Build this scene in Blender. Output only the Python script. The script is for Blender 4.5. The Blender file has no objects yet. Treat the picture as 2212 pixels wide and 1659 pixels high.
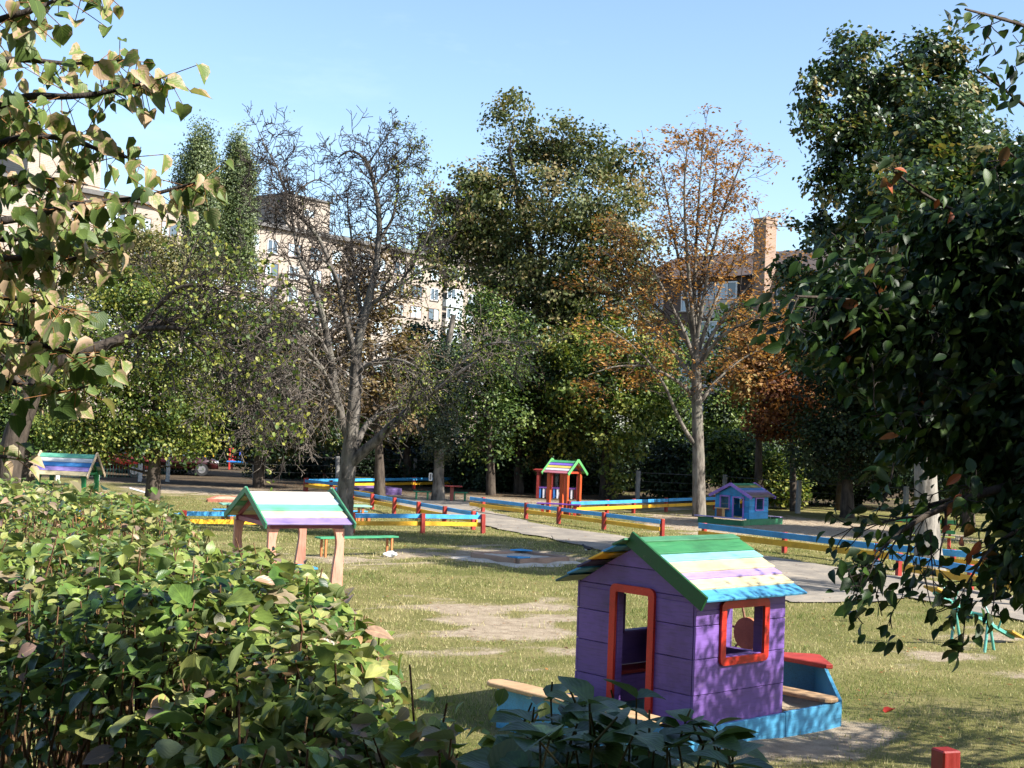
import bpy, bmesh, math, random
import numpy as np
from mathutils import Matrix, Vector, Euler
random.seed(7)
RNG = np.random.default_rng(11)
SC = bpy.context.scene
COL = SC.collection

# ------------------------------------------------------------------ camera
CAM_H = 2.9                      # standing on a raised porch
FPX, CX, CY = 2975.0, 1106.0, 829.5
ROLL = math.radians(2.2)
PITCH = math.atan(96.7 / FPX)
cam_d = bpy.data.cameras.new('camera')
cam = bpy.data.objects.new('camera', cam_d); COL.objects.link(cam)
cam_d.sensor_width = 36.0
cam_d.lens = 36.0 * FPX / 2212.0
cam_d.clip_start = 0.05; cam_d.clip_end = 3000
CAMM = Matrix.Rotation(math.pi / 2 + PITCH, 4, 'X') @ Matrix.Rotation(ROLL, 4, 'Z')
cam.matrix_world = Matrix.Translation((0, 0, CAM_H)) @ CAMM
SC.camera = cam

# ------------------------------------------------------------------ sky and sun
SUN_AZ = math.radians(27)        # behind the viewer's right shoulder
SUN_EL = math.radians(40)
SDIR = Vector((math.cos(SUN_AZ) * math.cos(SUN_EL), -math.sin(SUN_AZ) * math.cos(SUN_EL), math.sin(SUN_EL)))
world = bpy.data.worlds.new('World'); SC.world = world; world.use_nodes = True
wn = world.node_tree.nodes; wl = world.node_tree.links
for n in list(wn): wn.remove(n)
sky = wn.new('ShaderNodeTexSky'); sky.sky_type = 'NISHITA'; sky.sun_disc = False
sky.sun_elevation = SUN_EL
sky.sun_rotation = math.atan2(SDIR.x, SDIR.y)
sky.air_density = 1.0; sky.dust_density = 1.0; sky.ozone_density = 2.6; sky.altitude = 150
bg = wn.new('ShaderNodeBackground'); bg.inputs['Strength'].default_value = 0.106
wo = wn.new('ShaderNodeOutputWorld')
wtc = wn.new('ShaderNodeTexCoord'); wmp = wn.new('ShaderNodeMapping'); wmp.inputs['Scale'].default_value = (2.2, 2.2, 7.0)
wnz = wn.new('ShaderNodeTexNoise'); wnz.inputs['Scale'].default_value = 1.6; wnz.inputs['Detail'].default_value = 7; wnz.inputs['Roughness'].default_value = .62
wrp = wn.new('ShaderNodeValToRGB'); wrp.color_ramp.elements[0].position = .58; wrp.color_ramp.elements[0].color = (0, 0, 0, 1)
wrp.color_ramp.elements[1].position = .85; wrp.color_ramp.elements[1].color = (.16, .16, .16, 1)
wmx = wn.new('ShaderNodeMix'); wmx.data_type = 'RGBA'; wmx.inputs[7].default_value = (6.0, 6.6, 7.2, 1)
wl.new(wtc.outputs['Generated'], wmp.inputs[0]); wl.new(wmp.outputs[0], wnz.inputs['Vector']); wl.new(wnz.outputs[0], wrp.inputs[0])
wl.new(wrp.outputs[0], wmx.inputs[0]); wl.new(sky.outputs[0], wmx.inputs[6])      # thin high cloud wisps
wl.new(wmx.outputs[2], bg.inputs[0]); wl.new(bg.outputs[0], wo.inputs[0])
sun_d = bpy.data.lights.new('sun', 'SUN'); sun_d.energy = 5.0; sun_d.angle = math.radians(0.53)
sun_d.color = (1.0, 0.955, 0.88)
sun = bpy.data.objects.new('sun', sun_d); COL.objects.link(sun)
sun.rotation_euler = SDIR.to_track_quat('Z', 'Y').to_euler(); sun.location = SDIR * 60
SC.view_settings.view_transform = 'Standard'; SC.view_settings.look = 'None'
SC.view_settings.exposure = 1.38; SC.view_settings.gamma = 1.0
SC.view_settings.use_curve_mapping = False
SC.cycles.max_bounces = 6; SC.cycles.diffuse_bounces = 3; SC.cycles.glossy_bounces = 2
SC.cycles.transmission_bounces = 4; SC.cycles.transparent_max_bounces = 4
SC.cycles.caustics_reflective = False; SC.cycles.caustics_refractive = False

# ------------------------------------------------------------------ survey helpers
M3 = np.array(CAMM.to_3x3())
def _ray(x, y): return M3 @ np.array([(x - CX) / FPX, -(y - CY) / FPX, -1.0])
def G(x, y, z=0.0):
    d = _ray(x, y); t = (z - CAM_H) / d[2]; return Vector((d[0] * t, d[1] * t, z))
def A(x, y, Y):
    d = _ray(x, y); t = Y / d[1]; return Vector((d[0] * t, Y, CAM_H + d[2] * t))

# ------------------------------------------------------------------ object helpers
def tag(o, label=None, cat=None, group=None, kind=None):
    if label: o['label'] = label
    if cat: o['category'] = cat
    if group: o['group'] = group
    if kind: o['kind'] = kind
    return o
def thing(name, label, cat, loc=(0, 0, 0), rz=0.0, group=None):
    o = bpy.data.objects.new(name, None); COL.objects.link(o)
    o.location = loc; o.rotation_euler = (0, 0, rz); o.empty_display_size = 0.2
    return tag(o, label, cat, group)
def link(name, me, mat, parent=None, kind=None):
    if mat is not None and not me.materials: me.materials.append(mat)
    o = bpy.data.objects.new(name, me); COL.objects.link(o)
    if parent is not None: o.parent = parent
    if kind: o['kind'] = kind
    return o
def copy_tree(o, parent=None):
    c = o.copy(); COL.objects.link(c); c.parent = parent
    for ch in list(o.children): copy_tree(ch, c)
    return c

def mesh_np(name, V, F, attrs=None, smooth=False):
    """V (n,3), F (m,k) or list of such arrays."""
    Fs = F if isinstance(F, list) else [F]
    Fs = [np.asarray(f, dtype=np.int32) for f in Fs if len(f)]
    me = bpy.data.meshes.new(name)
    V = np.asarray(V, dtype=np.float32)
    me.vertices.add(len(V)); me.vertices.foreach_set('co', V.ravel())
    nl = sum(f.size for f in Fs); nf = sum(len(f) for f in Fs)
    me.loops.add(nl); me.polygons.add(nf)
    me.loops.foreach_set('vertex_index', np.concatenate([f.ravel() for f in Fs]))
    tot = np.concatenate([np.full(len(f), f.shape[1], np.int32) for f in Fs])
    st = np.concatenate([[0], np.cumsum(tot)[:-1]]).astype(np.int32)
    me.polygons.foreach_set('loop_start', st); me.polygons.foreach_set('loop_total', tot)
    if smooth: me.polygons.foreach_set('use_smooth', np.ones(nf, dtype=bool))
    for k, arr in (attrs or {}).items():
        arr = np.asarray(arr, dtype=np.float32)
        if arr.ndim == 1:
            a = me.attributes.new(k, 'FLOAT', 'POINT'); a.data.foreach_set('value', arr)
        else:
            a = me.attributes.new(k, 'FLOAT_VECTOR', 'POINT'); a.data.foreach_set('vector', arr.ravel())
    me.update(calc_edges=True)
    return me

class MB:
    """bmesh collector for one part."""
    def __init__(s): s.bm = bmesh.new()
    def box(s, c, d, R=None, bev=0.0):
        M = Matrix.Translation(c) @ (R.to_4x4() if R is not None else Matrix()) @ Matrix.Diagonal((*d, 1))
        r = bmesh.ops.create_cube(s.bm, size=1.0, matrix=M)
        if bev > 0:
            es = list({e for v in r['verts'] for e in v.link_edges})
            bmesh.ops.bevel(s.bm, geom=es, offset=bev, segments=1, affect='EDGES')
        return s
    def bar(s, p, q, w, t, up=(0, 0, 1), bev=0.0):
        """box from p to q: w across, t along 'up'."""
        p, q = Vector(p), Vector(q); d = q - p; L = d.length; x = d.normalized()
        upv = Vector(up); y = upv.cross(x)
        if y.length < 1e-5: y = Vector((0, 1, 0)).cross(x)
        y.normalize(); z = x.cross(y)
        R = Matrix((x, y, z)).transposed()
        return s.box((p + q) / 2, (L, w, t), R, bev)
    def cyl(s, p, q, r0, r1=None, n=12):
        r1 = r0 if r1 is None else r1
        p, q = Vector(p), Vector(q); d = q - p
        Rq = d.to_track_quat('Z', 'Y').to_matrix().to_4x4()
        bmesh.ops.create_cone(s.bm, cap_ends=True, segments=n, radius1=r0, radius2=r1, depth=d.length,
                              matrix=Matrix.Translation((p + q) / 2) @ Rq)
        return s
    def prism(s, pts, o, ex, ey, ez, h, bev=0.0):
        """polygon pts in the plane (ex, ey) from o, thickness h along ez (centred)."""
        o, ex, ey, ez = map(Vector, (o, ex, ey, ez))
        a = [s.bm.verts.new(o + ex * x + ey * y - ez * (h / 2)) for x, y in pts]
        b = [s.bm.verts.new(o + ex * x + ey * y + ez * (h / 2)) for x, y in pts]
        n = len(pts); fs = [s.bm.faces.new(a[::-1]), s.bm.faces.new(b)]
        for i in range(n): fs.append(s.bm.faces.new((a[i], a[(i + 1) % n], b[(i + 1) % n], b[i])))
        if bev > 0:
            es = list({e for f in fs[:2] for e in f.edges})
            bmesh.ops.bevel(s.bm, geom=es, offset=bev, segments=1, affect='EDGES')
        return s
    def ring(s, w, h, b, r, o, ex, ey, ez, t, seg=4):
        """rounded rectangular frame w x h, border b, corner radius r."""
        def rr(W, H, R):
            P = []
            for cx, cy, a0 in ((W/2-R, H/2-R, 0), (-W/2+R, H/2-R, 90), (-W/2+R, -H/2+R, 180), (W/2-R, -H/2+R, 270)):
                for k in range(seg + 1):
                    a = math.radians(a0 + 90 * k / seg); P.append((cx + R*math.cos(a), cy + R*math.sin(a)))
            return P
        O, I = rr(w, h, r), rr(w - 2*b, h - 2*b, max(r - b*0.8, 0.008))
        o, ex, ey, ez = map(Vector, (o, ex, ey, ez)); n = len(O)
        mk = lambda P, z: [s.bm.verts.new(o + ex*x + ey*y + ez*z) for x, y in P]
        of, inf, ob, inb = mk(O, t/2), mk(I, t/2), mk(O, -t/2), mk(I, -t/2)
        for i in range(n):
            j = (i + 1) % n
            s.bm.faces.new((of[i], of[j], inf[j], inf[i])); s.bm.faces.new((ob[j], ob[i], inb[i], inb[j]))
            s.bm.faces.new((of[j], of[i], ob[i], ob[j])); s.bm.faces.new((inf[i], inf[j], inb[j], inb[i]))
        return s
    def mesh(s, name, smooth=False):
        bmesh.ops.recalc_face_normals(s.bm, faces=s.bm.faces)
        me = bpy.data.meshes.new(name); s.bm.to_mesh(me); s.bm.free()
        if smooth:
            for p in me.polygons: p.use_smooth = True
        return me
    def build(s, name, mat, parent=None, smooth=False, kind=None):
        return link(name, s.mesh(name, smooth), mat, parent, kind)

# ------------------------------------------------------------------ materials
def new_mat(name):
    m = bpy.data.materials.new(name); m.use_nodes = True
    nt = m.node_tree; N = nt.nodes; L = nt.links
    b = N['Principled BSDF']
    return m, N, L, b
def ramp(N, stops, interp='LINEAR'):
    r = N.new('ShaderNodeValToRGB'); r.color_ramp.interpolation = interp
    e = r.color_ramp.elements
    while len(e) < len(stops): e.new(0.5)
    for el, (p, c) in zip(e, stops): el.position = p; el.color = (*c, 1)
    return r
def noise(N, L, scale, detail=4, rough=0.55, coord='Object', vec=None, stretch=None, w=None):
    t = N.new('ShaderNodeTexNoise'); t.inputs['Scale'].default_value = scale
    t.inputs['Detail'].default_value = detail; t.inputs['Roughness'].default_value = rough
    if vec is None:
        tc = N.new('ShaderNodeTexCoord'); vec = tc.outputs[coord]
    if stretch:
        mp = N.new('ShaderNodeMapping'); mp.inputs['Scale'].default_value = stretch
        L.new(vec, mp.inputs[0]); vec = mp.outputs[0]
    L.new(vec, t.inputs['Vector'])
    return t
def mixc(N, L, fac, a, b, mode='MIX'):
    m = N.new('ShaderNodeMix'); m.data_type = 'RGBA'; m.blend_type = mode
    for sock, v in ((m.inputs[0], fac), (m.inputs[6], a), (m.inputs[7], b)):
        if hasattr(v, 'is_linked') or hasattr(v, 'links'): L.new(v, sock)
        elif isinstance(v, (int, float)): sock.default_value = v
        else: sock.default_value = (*v, 1)
    return m.outputs[2]
def math_n(N, L, op, a, b=None, c=None):
    m = N.new('ShaderNodeMath'); m.operation = op
    for s_, v in zip(m.inputs, (a, b, c)):
        if v is None: continue
        if isinstance(v, (int, float)): s_.default_value = v
        else: L.new(v, s_)
    return m.outputs[0]
def bump(N, L, b, h, strength=0.3, dist=0.02):
    bn = N.new('ShaderNodeBump'); bn.inputs['Strength'].default_value = strength
    bn.inputs['Distance'].default_value = dist
    L.new(h, bn.inputs['Height']); L.new(bn.outputs[0], b.inputs['Normal'])

_paint = {}
def paint(rgb, wear=0.25, rough=0.42, grain=(3, 40, 40), wood=(0.22, 0.17, 0.12)):
    key = (tuple(rgb), wear, rough, grain)
    if key in _paint: return _paint[key]
    m, N, L, b = new_mat('paint_%02d' % len(_paint))
    g = noise(N, L, 1.6, 5, 0.6, stretch=grain)
    big = noise(N, L, 2.3, 4, 0.6)
    oi = N.new('ShaderNodeObjectInfo')
    v = math_n(N, L, 'MULTIPLY_ADD', oi.outputs['Random'], 0.30, 0.72)
    c1 = mixc(N, L, 1.0, rgb, v, 'MULTIPLY')
    rm = ramp(N, [(0.28, (0.66, 0.64, 0.62)), (0.52, (1, 1, 1)), (0.78, (1.12, 1.10, 1.06))]); L.new(big.outputs[0], rm.inputs[0])
    c2 = mixc(N, L, 1.0, c1, rm.outputs[0], 'MULTIPLY')
    gr = ramp(N, [(0.28, (0.70, 0.69, 0.68)), (0.5, (1, 1, 1)), (.72, (1.10, 1.09, 1.08))]); L.new(g.outputs[0], gr.inputs[0])
    c3 = mixc(N, L, 1.0, c2, gr.outputs[0], 'MULTIPLY')
    chip = noise(N, L, 9, 6, 0.7, stretch=(0.5, 1.6, 1.6))
    cr = ramp(N, [(0.62 - 0.06*wear, (0, 0, 0)), (0.72, (1, 1, 1))]); L.new(chip.outputs[0], cr.inputs[0])
    f = math_n(N, L, 'MULTIPLY', cr.outputs[0], wear)
    c4 = mixc(N, L, f, c3, wood)
    L.new(c4, b.inputs['Base Color'])
    rr_ = ramp(N, [(0.3, (rough*0.8,)*3), (0.7, (min(1, rough*1.5),)*3)]); L.new(g.outputs[0], rr_.inputs[0])
    L.new(rr_.outputs[0], b.inputs['Roughness'])
    b.inputs['Specular IOR Level'].default_value = 0.35
    bump(N, L, b, g.outputs[0], 0.25, 0.006)
    _paint[key] = m
    return m
def plain(name, rgb, rough=0.6, metal=0.0, var=0.25, scale=6.0, bmp=0.15):
    m, N, L, b = new_mat(name)
    n = noise(N, L, scale, 5, 0.6)
    r = ramp(N, [(0.25, tuple(c*(1-var) for c in rgb)), (0.75, tuple(min(1, c*(1+var)) for c in rgb))])
    L.new(n.outputs[0], r.inputs[0]); L.new(r.outputs[0], b.inputs['Base Color'])
    b.inputs['Roughness'].default_value = rough; b.inputs['Metallic'].default_value = metal
    if bmp: bump(N, L, b, n.outputs[0], bmp, 0.01)
    return m

def leaf_mat(name, stops, trans=0.35, rough=0.5, back=None, veins=False, edge=None, tint=(1.1, 1.15, 0.55), spec=0.3, patch=0.0):
    """stops: colour ramp over the leaf's own random value; attribute lf = (along, across, random)."""
    m, N, L, b = new_mat(name)
    at = N.new('ShaderNodeAttribute'); at.attribute_name = 'lf'
    sp = N.new('ShaderNodeSeparateXYZ'); L.new(at.outputs['Vector'], sp.inputs[0])
    r = ramp(N, stops); L.new(sp.outputs[2], r.inputs[0])
    c = r.outputs[0]
    if veins:
        ab = math_n(N, L, 'ABSOLUTE', sp.outputs[1])
        k = math_n(N, L, 'MULTIPLY_ADD', ab, -0.55, sp.outputs[0])
        sn = math_n(N, L, 'SINE', math_n(N, L, 'MULTIPLY', k, 42.0))
        vr = ramp(N, [(0.90, (0, 0, 0)), (0.99, (1, 1, 1))]); L.new(sn, vr.inputs[0])
        mid = ramp(N, [(0.03, (1, 1, 1)), (0.09, (0, 0, 0))]); L.new(ab, mid.inputs[0])
        vv = math_n(N, L, 'MAXIMUM', math_n(N, L, 'MULTIPLY', vr.outputs[0], 0.20), math_n(N, L, 'MULTIPLY', mid.outputs[0], 0.6))
        lighter = mixc(N, L, 1.0, c, (1.9, 1.8, 1.5), 'MULTIPLY')
        c = mixc(N, L, vv, c, lighter)
        bump(N, L, b, sn, 0.10, 0.003)
    if edge:
        ab2 = math_n(N, L, 'ABSOLUTE', sp.outputs[1])
        nz = noise(N, L, 5, 3, 0.6)
        e0 = math_n(N, L, 'ADD', math_n(N, L, 'MULTIPLY', ab2, .55), math_n(N, L, 'MULTIPLY_ADD', nz.outputs[0], 1.7, -0.85))
        e0 = math_n(N, L, 'ADD', e0, math_n(N, L, 'MULTIPLY_ADD', sp.outputs[2], 0.8, -0.40))
        er = ramp(N, [(0.42, (0, 0, 0)), (0.66, (1, 1, 1))]); L.new(e0, er.inputs[0])
        c = mixc(N, L, er.outputs[0], c, edge)
    if patch:
        nz = noise(N, L, 3.5, 3, 0.5)
        pr = ramp(N, [(0.35, (1 - patch,)*3), (0.65, (1 + patch,)*3)]); L.new(nz.outputs[0], pr.inputs[0])
        c = mixc(N, L, 1.0, c, pr.outputs[0], 'MULTIPLY')
    if back:
        ge = N.new('ShaderNodeNewGeometry')
        c = mixc(N, L, ge.outputs['Backfacing'], c, mixc(N, L, 0.55, c, back))
    L.new(c, b.inputs['Base Color']); b.inputs['Roughness'].default_value = rough
    b.inputs['Specular IOR Level'].default_value = spec
    tr = N.new('ShaderNodeBsdfTranslucent')
    L.new(mixc(N, L, 1.0, c, tint, 'MULTIPLY'), tr.inputs['Color'])
    mx = N.new('ShaderNodeMixShader'); mx.inputs[0].default_value = trans
    L.new(b.outputs[0], mx.inputs[1]); L.new(tr.outputs[0], mx.inputs[2])
    out = N['Material Output']; L.new(mx.outputs[0], out.inputs['Surface'])
    return m
def bark_mat(name, dark, light, scale=7.0, lichen=None):
    m, N, L, b = new_mat(name)
    n1 = noise(N, L, scale, 6, 0.65, stretch=(1, 1, 0.28))
    n2 = noise(N, L, scale*0.25, 3, 0.5)
    r = ramp(N, [(0.34, dark), (0.60, light)]); L.new(n1.outputs[0], r.inputs[0])
    c = r.outputs[0]
    if lichen:
        lr = ramp(N, [(0.52, (0, 0, 0)), (0.66, (1, 1, 1))]); L.new(n2.outputs[0], lr.inputs[0])
        c = mixc(N, L, math_n(N, L, 'MULTIPLY', lr.outputs[0], 0.6), c, lichen)
    L.new(c, b.inputs['Base Color']); b.inputs['Roughness'].default_value = 0.9
    b.inputs['Specular IOR Level'].default_value = 0.15
    bump(N, L, b, n1.outputs[0], 0.9, 0.04)
    return m
# paints
C_BLUE = (0.065, 0.37, 0.74); C_YEL = (0.86, 0.46, 0.03); C_RED = (0.36, 0.036, 0.026)
C_ORED = (0.52, 0.085, 0.02); C_GREEN = (0.050, 0.17, 0.080); C_PURP = (0.155, 0.080, 0.295)
C_LBLUE = (0.08, 0.34, 0.56); C_CREAM = (0.56, 0.47, 0.27); C_LILAC = (0.30, 0.22, 0.48)
C_CYAN = (0.22, 0.48, 0.54); C_TEAL = (0.13, 0.42, 0.28); C_PINK = (0.58, 0.30, 0.22)
C_WHITE = (0.74, 0.74, 0.70); C_TAN = (0.56, 0.36, 0.19); C_MAUVE = (0.30, 0.075, 0.12)
C_SKYB = (0.045, 0.28, 0.58)

# ================================================================== ground
def fbm2(x, y, s, seed=0, octv=4):
    rs = np.random.default_rng(seed); out = np.zeros_like(x); a = 1.0; tot = 0
    for o in range(octv):
        for k in range(3):
            an = rs.uniform(0, 2*np.pi); ph = rs.uniform(0, 6.28); f = s*(2**o)*rs.uniform(0.8, 1.25)
            out += a*np.sin((x*np.cos(an) + y*np.sin(an))*f + ph + 1.3*np.sin((x*np.sin(an) - y*np.cos(an))*f*0.7 + ph*2))
        tot += 3*a; a *= 0.6
    return out/tot*2.0
# bare, sandy spots: (x, y, rx, ry, strength)
BARE = []
def bare_v(vx, vy, rx, ry, s=1.0):
    g = G(vx, vy); BARE.append((g.x, g.y, rx, ry, s))
bare_v(980, 1310, 0.8, 1.2, .9); bare_v(1080, 1355, 1.1, 1.0, .85); bare_v(1210, 1320, 1.0, 1.5, .95); bare_v(1160, 1370, .8, .8, .7); bare_v(930, 1370, .8, .9, .6); bare_v(1130, 1295, 0.8, 0.8, .4); bare_v(1060, 1400, 1.2, .7, .35)
bare_v(1645, 1615, 1.0, 0.75, 1.35); bare_v(1760, 1560, 0.9, 0.5, .8); bare_v(1850, 1590, 1.0, .5, .5); bare_v(1150, 1600, 0.7, 0.5, .6)
bare_v(1125, 1196, 1.7, 2.3, 1.35); bare_v(800, 1205, 1.5, 1.8, .8); bare_v(640, 1190, 3.0, 3.0, .35)
bare_v(1990, 1410, 0.8, 1.0, .8); bare_v(2130, 1380, 1.0, 1.2, .8); bare_v(1960, 1270, 2.2, 2.0, .5)
bare_v(1600, 1140, 3.2, 4.0, 1.2); bare_v(1760, 1135, 3.4, 4.5, 1.2); bare_v(1530, 1130, 1.6, 3.5, 1.1); bare_v(1900, 1150, 3, 4, 1.0)
bare_v(1060, 1075, 5, 5, 1.0); bare_v(900, 1068, 4, 4, 1.1); bare_v(1250, 1078, 5, 4, .9); bare_v(1420, 1095, 3, 5, .4)
bare_v(500, 1046, 6, 9, 1.1); bare_v(640, 1060, 5, 8, .8); bare_v(1900, 1445, 2.2, 0.8, .35); bare_v(2100, 1540, 1.5, .6, .4)
bare_v(1330, 1420, .9, 1.0, .3); bare_v(930, 1420, 0.8, 1.2, .4); bare_v(1780, 1350, 1.0, 1.0, .6); bare_v(2000, 1236, 1.4, 1.4, .9)
def bare_at(x, y):
    b = np.zeros_like(x)
    for (cx, cy, rx, ry, s) in BARE: b += s*np.exp(-(((x-cx)/rx)**2 + ((y-cy)/ry)**2))
    far = np.clip((y - 57)/6, 0, 1)*0.9
    n = fbm2(x, y, 1.1, 3)*0.36 + fbm2(x, y, 4.5, 5, 3)*0.36
    return np.clip(np.clip(b, 0, 1.4) + far + n - 0.20, 0, 1)
def stretch_axis(lo, hi, step, far):
    c = np.arange(lo, hi + 1e-6, step); l = [c[0]]; h = [c[-1]]; s = step
    while h[-1] < far: s *= 1.35; h.append(h[-1] + s); l.append(l[-1] - s)
    return np.concatenate([l[:0:-1], c, h[1:]])
gx = stretch_axis(-13, 15, 0.22, 700); gy = stretch_axis(8, 66, 0.22, 900)
XX, YY = np.meshgrid(gx, gy, indexing='ij')
GB = bare_at(XX, YY)
def sand_heap(x, y):
    z = np.zeros_like(x)
    g = G(1640, 1612); z += 0.05*np.exp(-(((x-g.x)/.45)**2 + ((y-g.y)/.35)**2))
    return z
ZZ = 0.012*fbm2(XX, YY, 1.7, 9)*np.exp(-((YY-20)/60)**2) + sand_heap(XX, YY)
ZZ = np.where((YY > 66) | (YY < 8), -0.02, ZZ - 0.012)
nx, ny = XX.shape
idx = np.arange(nx*ny).reshape(nx, ny)
gf = np.stack([idx[:-1, :-1], idx[1:, :-1], idx[1:, 1:], idx[:-1, 1:]], -1).reshape(-1, 4)
gm, N, L, b = new_mat('lawn_ground')
at = N.new('ShaderNodeAttribute'); at.attribute_name = 'bare'
n1 = noise(N, L, 0.7, 5, .6); n2 = noise(N, L, 26, 5, .7); n3 = noise(N, L, 5, 4, .6); n4 = noise(N, L, 120, 3, .7)
gr = ramp(N, [(0.30, (0.075, 0.090, 0.022)), (0.48, (0.165, 0.155, 0.052)), (0.66, (0.30, 0.245, 0.115))])
L.new(math_n(N, L, 'ADD', math_n(N, L, 'MULTIPLY', n1.outputs[0], .6), math_n(N, L, 'MULTIPLY', n2.outputs[0], .4)), gr.inputs[0])
so = N.new('ShaderNodeAttribute'); so.attribute_name = 'soil_shade'
sa = ramp(N, [(0.3, (0.26, 0.20, 0.135)), (0.7, (0.44, 0.36, 0.26))]); L.new(n3.outputs[0], sa.inputs[0])
ff = math_n(N, L, 'ADD', at.outputs['Fac'], math_n(N, L, 'MULTIPLY_ADD', n2.outputs[0], .9, -.45))
fr = ramp(N, [(0.38, (0, 0, 0)), (0.62, (1, 1, 1))]); L.new(ff, fr.inputs[0])
dk = ramp(N, [(0.3, (0.055, 0.040, 0.026)), (0.7, (0.12, 0.088, 0.055))]); L.new(n3.outputs[0], dk.inputs[0])  # dark earth under the far trees, with their shade put into its colour
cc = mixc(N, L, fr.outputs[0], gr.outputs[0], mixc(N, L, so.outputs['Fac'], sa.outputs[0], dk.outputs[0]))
vr = ramp(N, [(0.3, (.72, .72, .72)), (0.7, (1.15, 1.15, 1.15))]); L.new(n4.outputs[0], vr.inputs[0])
L.new(mixc(N, L, 1.0, cc, vr.outputs[0], 'MULTIPLY'), b.inputs['Base Color']); b.inputs['Roughness'].default_value = 0.95
b.inputs['Specular IOR Level'].default_value = 0.1
bump(N, L, b, math_n(N, L, 'ADD', n2.outputs[0], n4.outputs[0]), 0.8, 0.03)
ground = link('ground', mesh_np('ground', np.stack([XX, YY, ZZ], -1).reshape(-1, 3), gf, {'bare': GB.ravel(), 'soil_shade': np.clip((YY.ravel() - 55 + 2*fbm2(XX.ravel(), YY.ravel(), .6, 8))/5, 0, 1)}, True), gm, kind='structure')

# ------------------------------------------------------------------ asphalt path
near_e = [(860, 1091), (960, 1112), (1045, 1136), (1150, 1157), (1260, 1180), (1340, 1200), (1460, 1238), (1600, 1278), (1710, 1303), (1880, 1303), (1965, 1292), (2080, 1318), (2300, 1362)]
far_e = [(880, 1079), (1000, 1084), (1062, 1108), (1200, 1140), (1330, 1158), (1420, 1172), (1530, 1192), (1640, 1200), (1760, 1218), (1880, 1238), (1980, 1250), (2100, 1275), (2300, 1310)]
def resample(P, n):
    P = np.array([tuple(G(*p))[:2] for p in P]); d = np.concatenate([[0], np.cumsum(np.linalg.norm(np.diff(P, axis=0), axis=1))])
    t = np.linspace(0, d[-1], n); return np.stack([np.interp(t, d, P[:, 0]), np.interp(t, d, P[:, 1])], 1)
npth = 260; ne, fe = resample(near_e, npth), resample(far_e, npth)
ne += np.stack([fbm2(ne[:, 0], ne[:, 1], 2.2, 21), fbm2(ne[:, 0], ne[:, 1], 2.0, 22)], 1)*0.11
fe += np.stack([fbm2(fe[:, 0], fe[:, 1], 2.2, 23), fbm2(fe[:, 0], fe[:, 1], 2.0, 24)], 1)*0.11
rows = [ne*(1-t) + fe*t for t in np.linspace(0, 1, 9)]
PV = np.stack(rows, 1).reshape(-1, 2); PV = np.concatenate([PV, np.full((len(PV), 1), 0.022)], 1)
pid = np.arange(npth*9).reshape(npth, 9)
pf = np.stack([pid[:-1, :-1], pid[1:, :-1], pid[1:, 1:], pid[:-1, 1:]], -1).reshape(-1, 4)
pm, N, L, b = new_mat('dusty_asphalt')
n1 = noise(N, L, 0.8, 6, .65); n2 = noise(N, L, 60, 4, .7); n3 = noise(N, L, 3.0, 5, .6)
pr = ramp(N, [(0.34, (0.14, 0.12, 0.098)), (0.50, (0.22, 0.19, 0.152)), (0.64, (0.33, 0.275, 0.205))])
L.new(math_n(N, L, 'ADD', math_n(N, L, 'MULTIPLY', n1.outputs[0], .65), math_n(N, L, 'MULTIPLY', n3.outputs[0], .35)), pr.inputs[0])
vr = ramp(N, [(0.3, (.75, .75, .75)), (0.7, (1.15, 1.15, 1.15))]); L.new(n2.outputs[0], vr.inputs[0])
L.new(mixc(N, L, 1.0, pr.outputs[0], vr.outputs[0], 'MULTIPLY'), b.inputs['Base Color']); b.inputs['Roughness'].default_value = .9
cv_ = N.new('ShaderNodeTexVoronoi'); cv_.feature = 'DISTANCE_TO_EDGE'; cv_.inputs['Scale'].default_value = .9
ct_c = N.new('ShaderNodeTexCoord'); wob = noise(N, L, 1.8, 4, .6)
vm = N.new('ShaderNodeMix'); vm.data_type = 'VECTOR'; vm.inputs[0].default_value = .25
L.new(ct_c.outputs['Object'], vm.inputs[4]); L.new(wob.outputs['Color'], vm.inputs[5]); L.new(vm.outputs[1], cv_.inputs['Vector'])
crk = ramp(N, [(0.0, (.55, .52, .48)), (.012, (1, 1, 1))]); L.new(cv_.outputs['Distance'], crk.inputs[0])
old = b.inputs['Base Color'].links[0].from_socket
L.new(mixc(N, L, .6, old, mixc(N, L, 1.0, old, crk.outputs[0], 'MULTIPLY')), b.inputs['Base Color'])
bump(N, L, b, n2.outputs[0], .5, .01)
path = link('path', mesh_np('path', PV, pf, smooth=True), pm, kind='structure')
def in_path(x, y):
    P = np.concatenate([ne, fe[::-1]]); inside = np.zeros(len(x), bool); j = len(P) - 1
    for i in range(len(P)):
        xi, yi = P[i]; xj, yj = P[j]
        c = ((yi > y) != (yj > y)) & (x < (xj-xi)*(y-yi)/(yj-yi+1e-12) + xi); inside ^= c; j = i
    return inside

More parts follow.
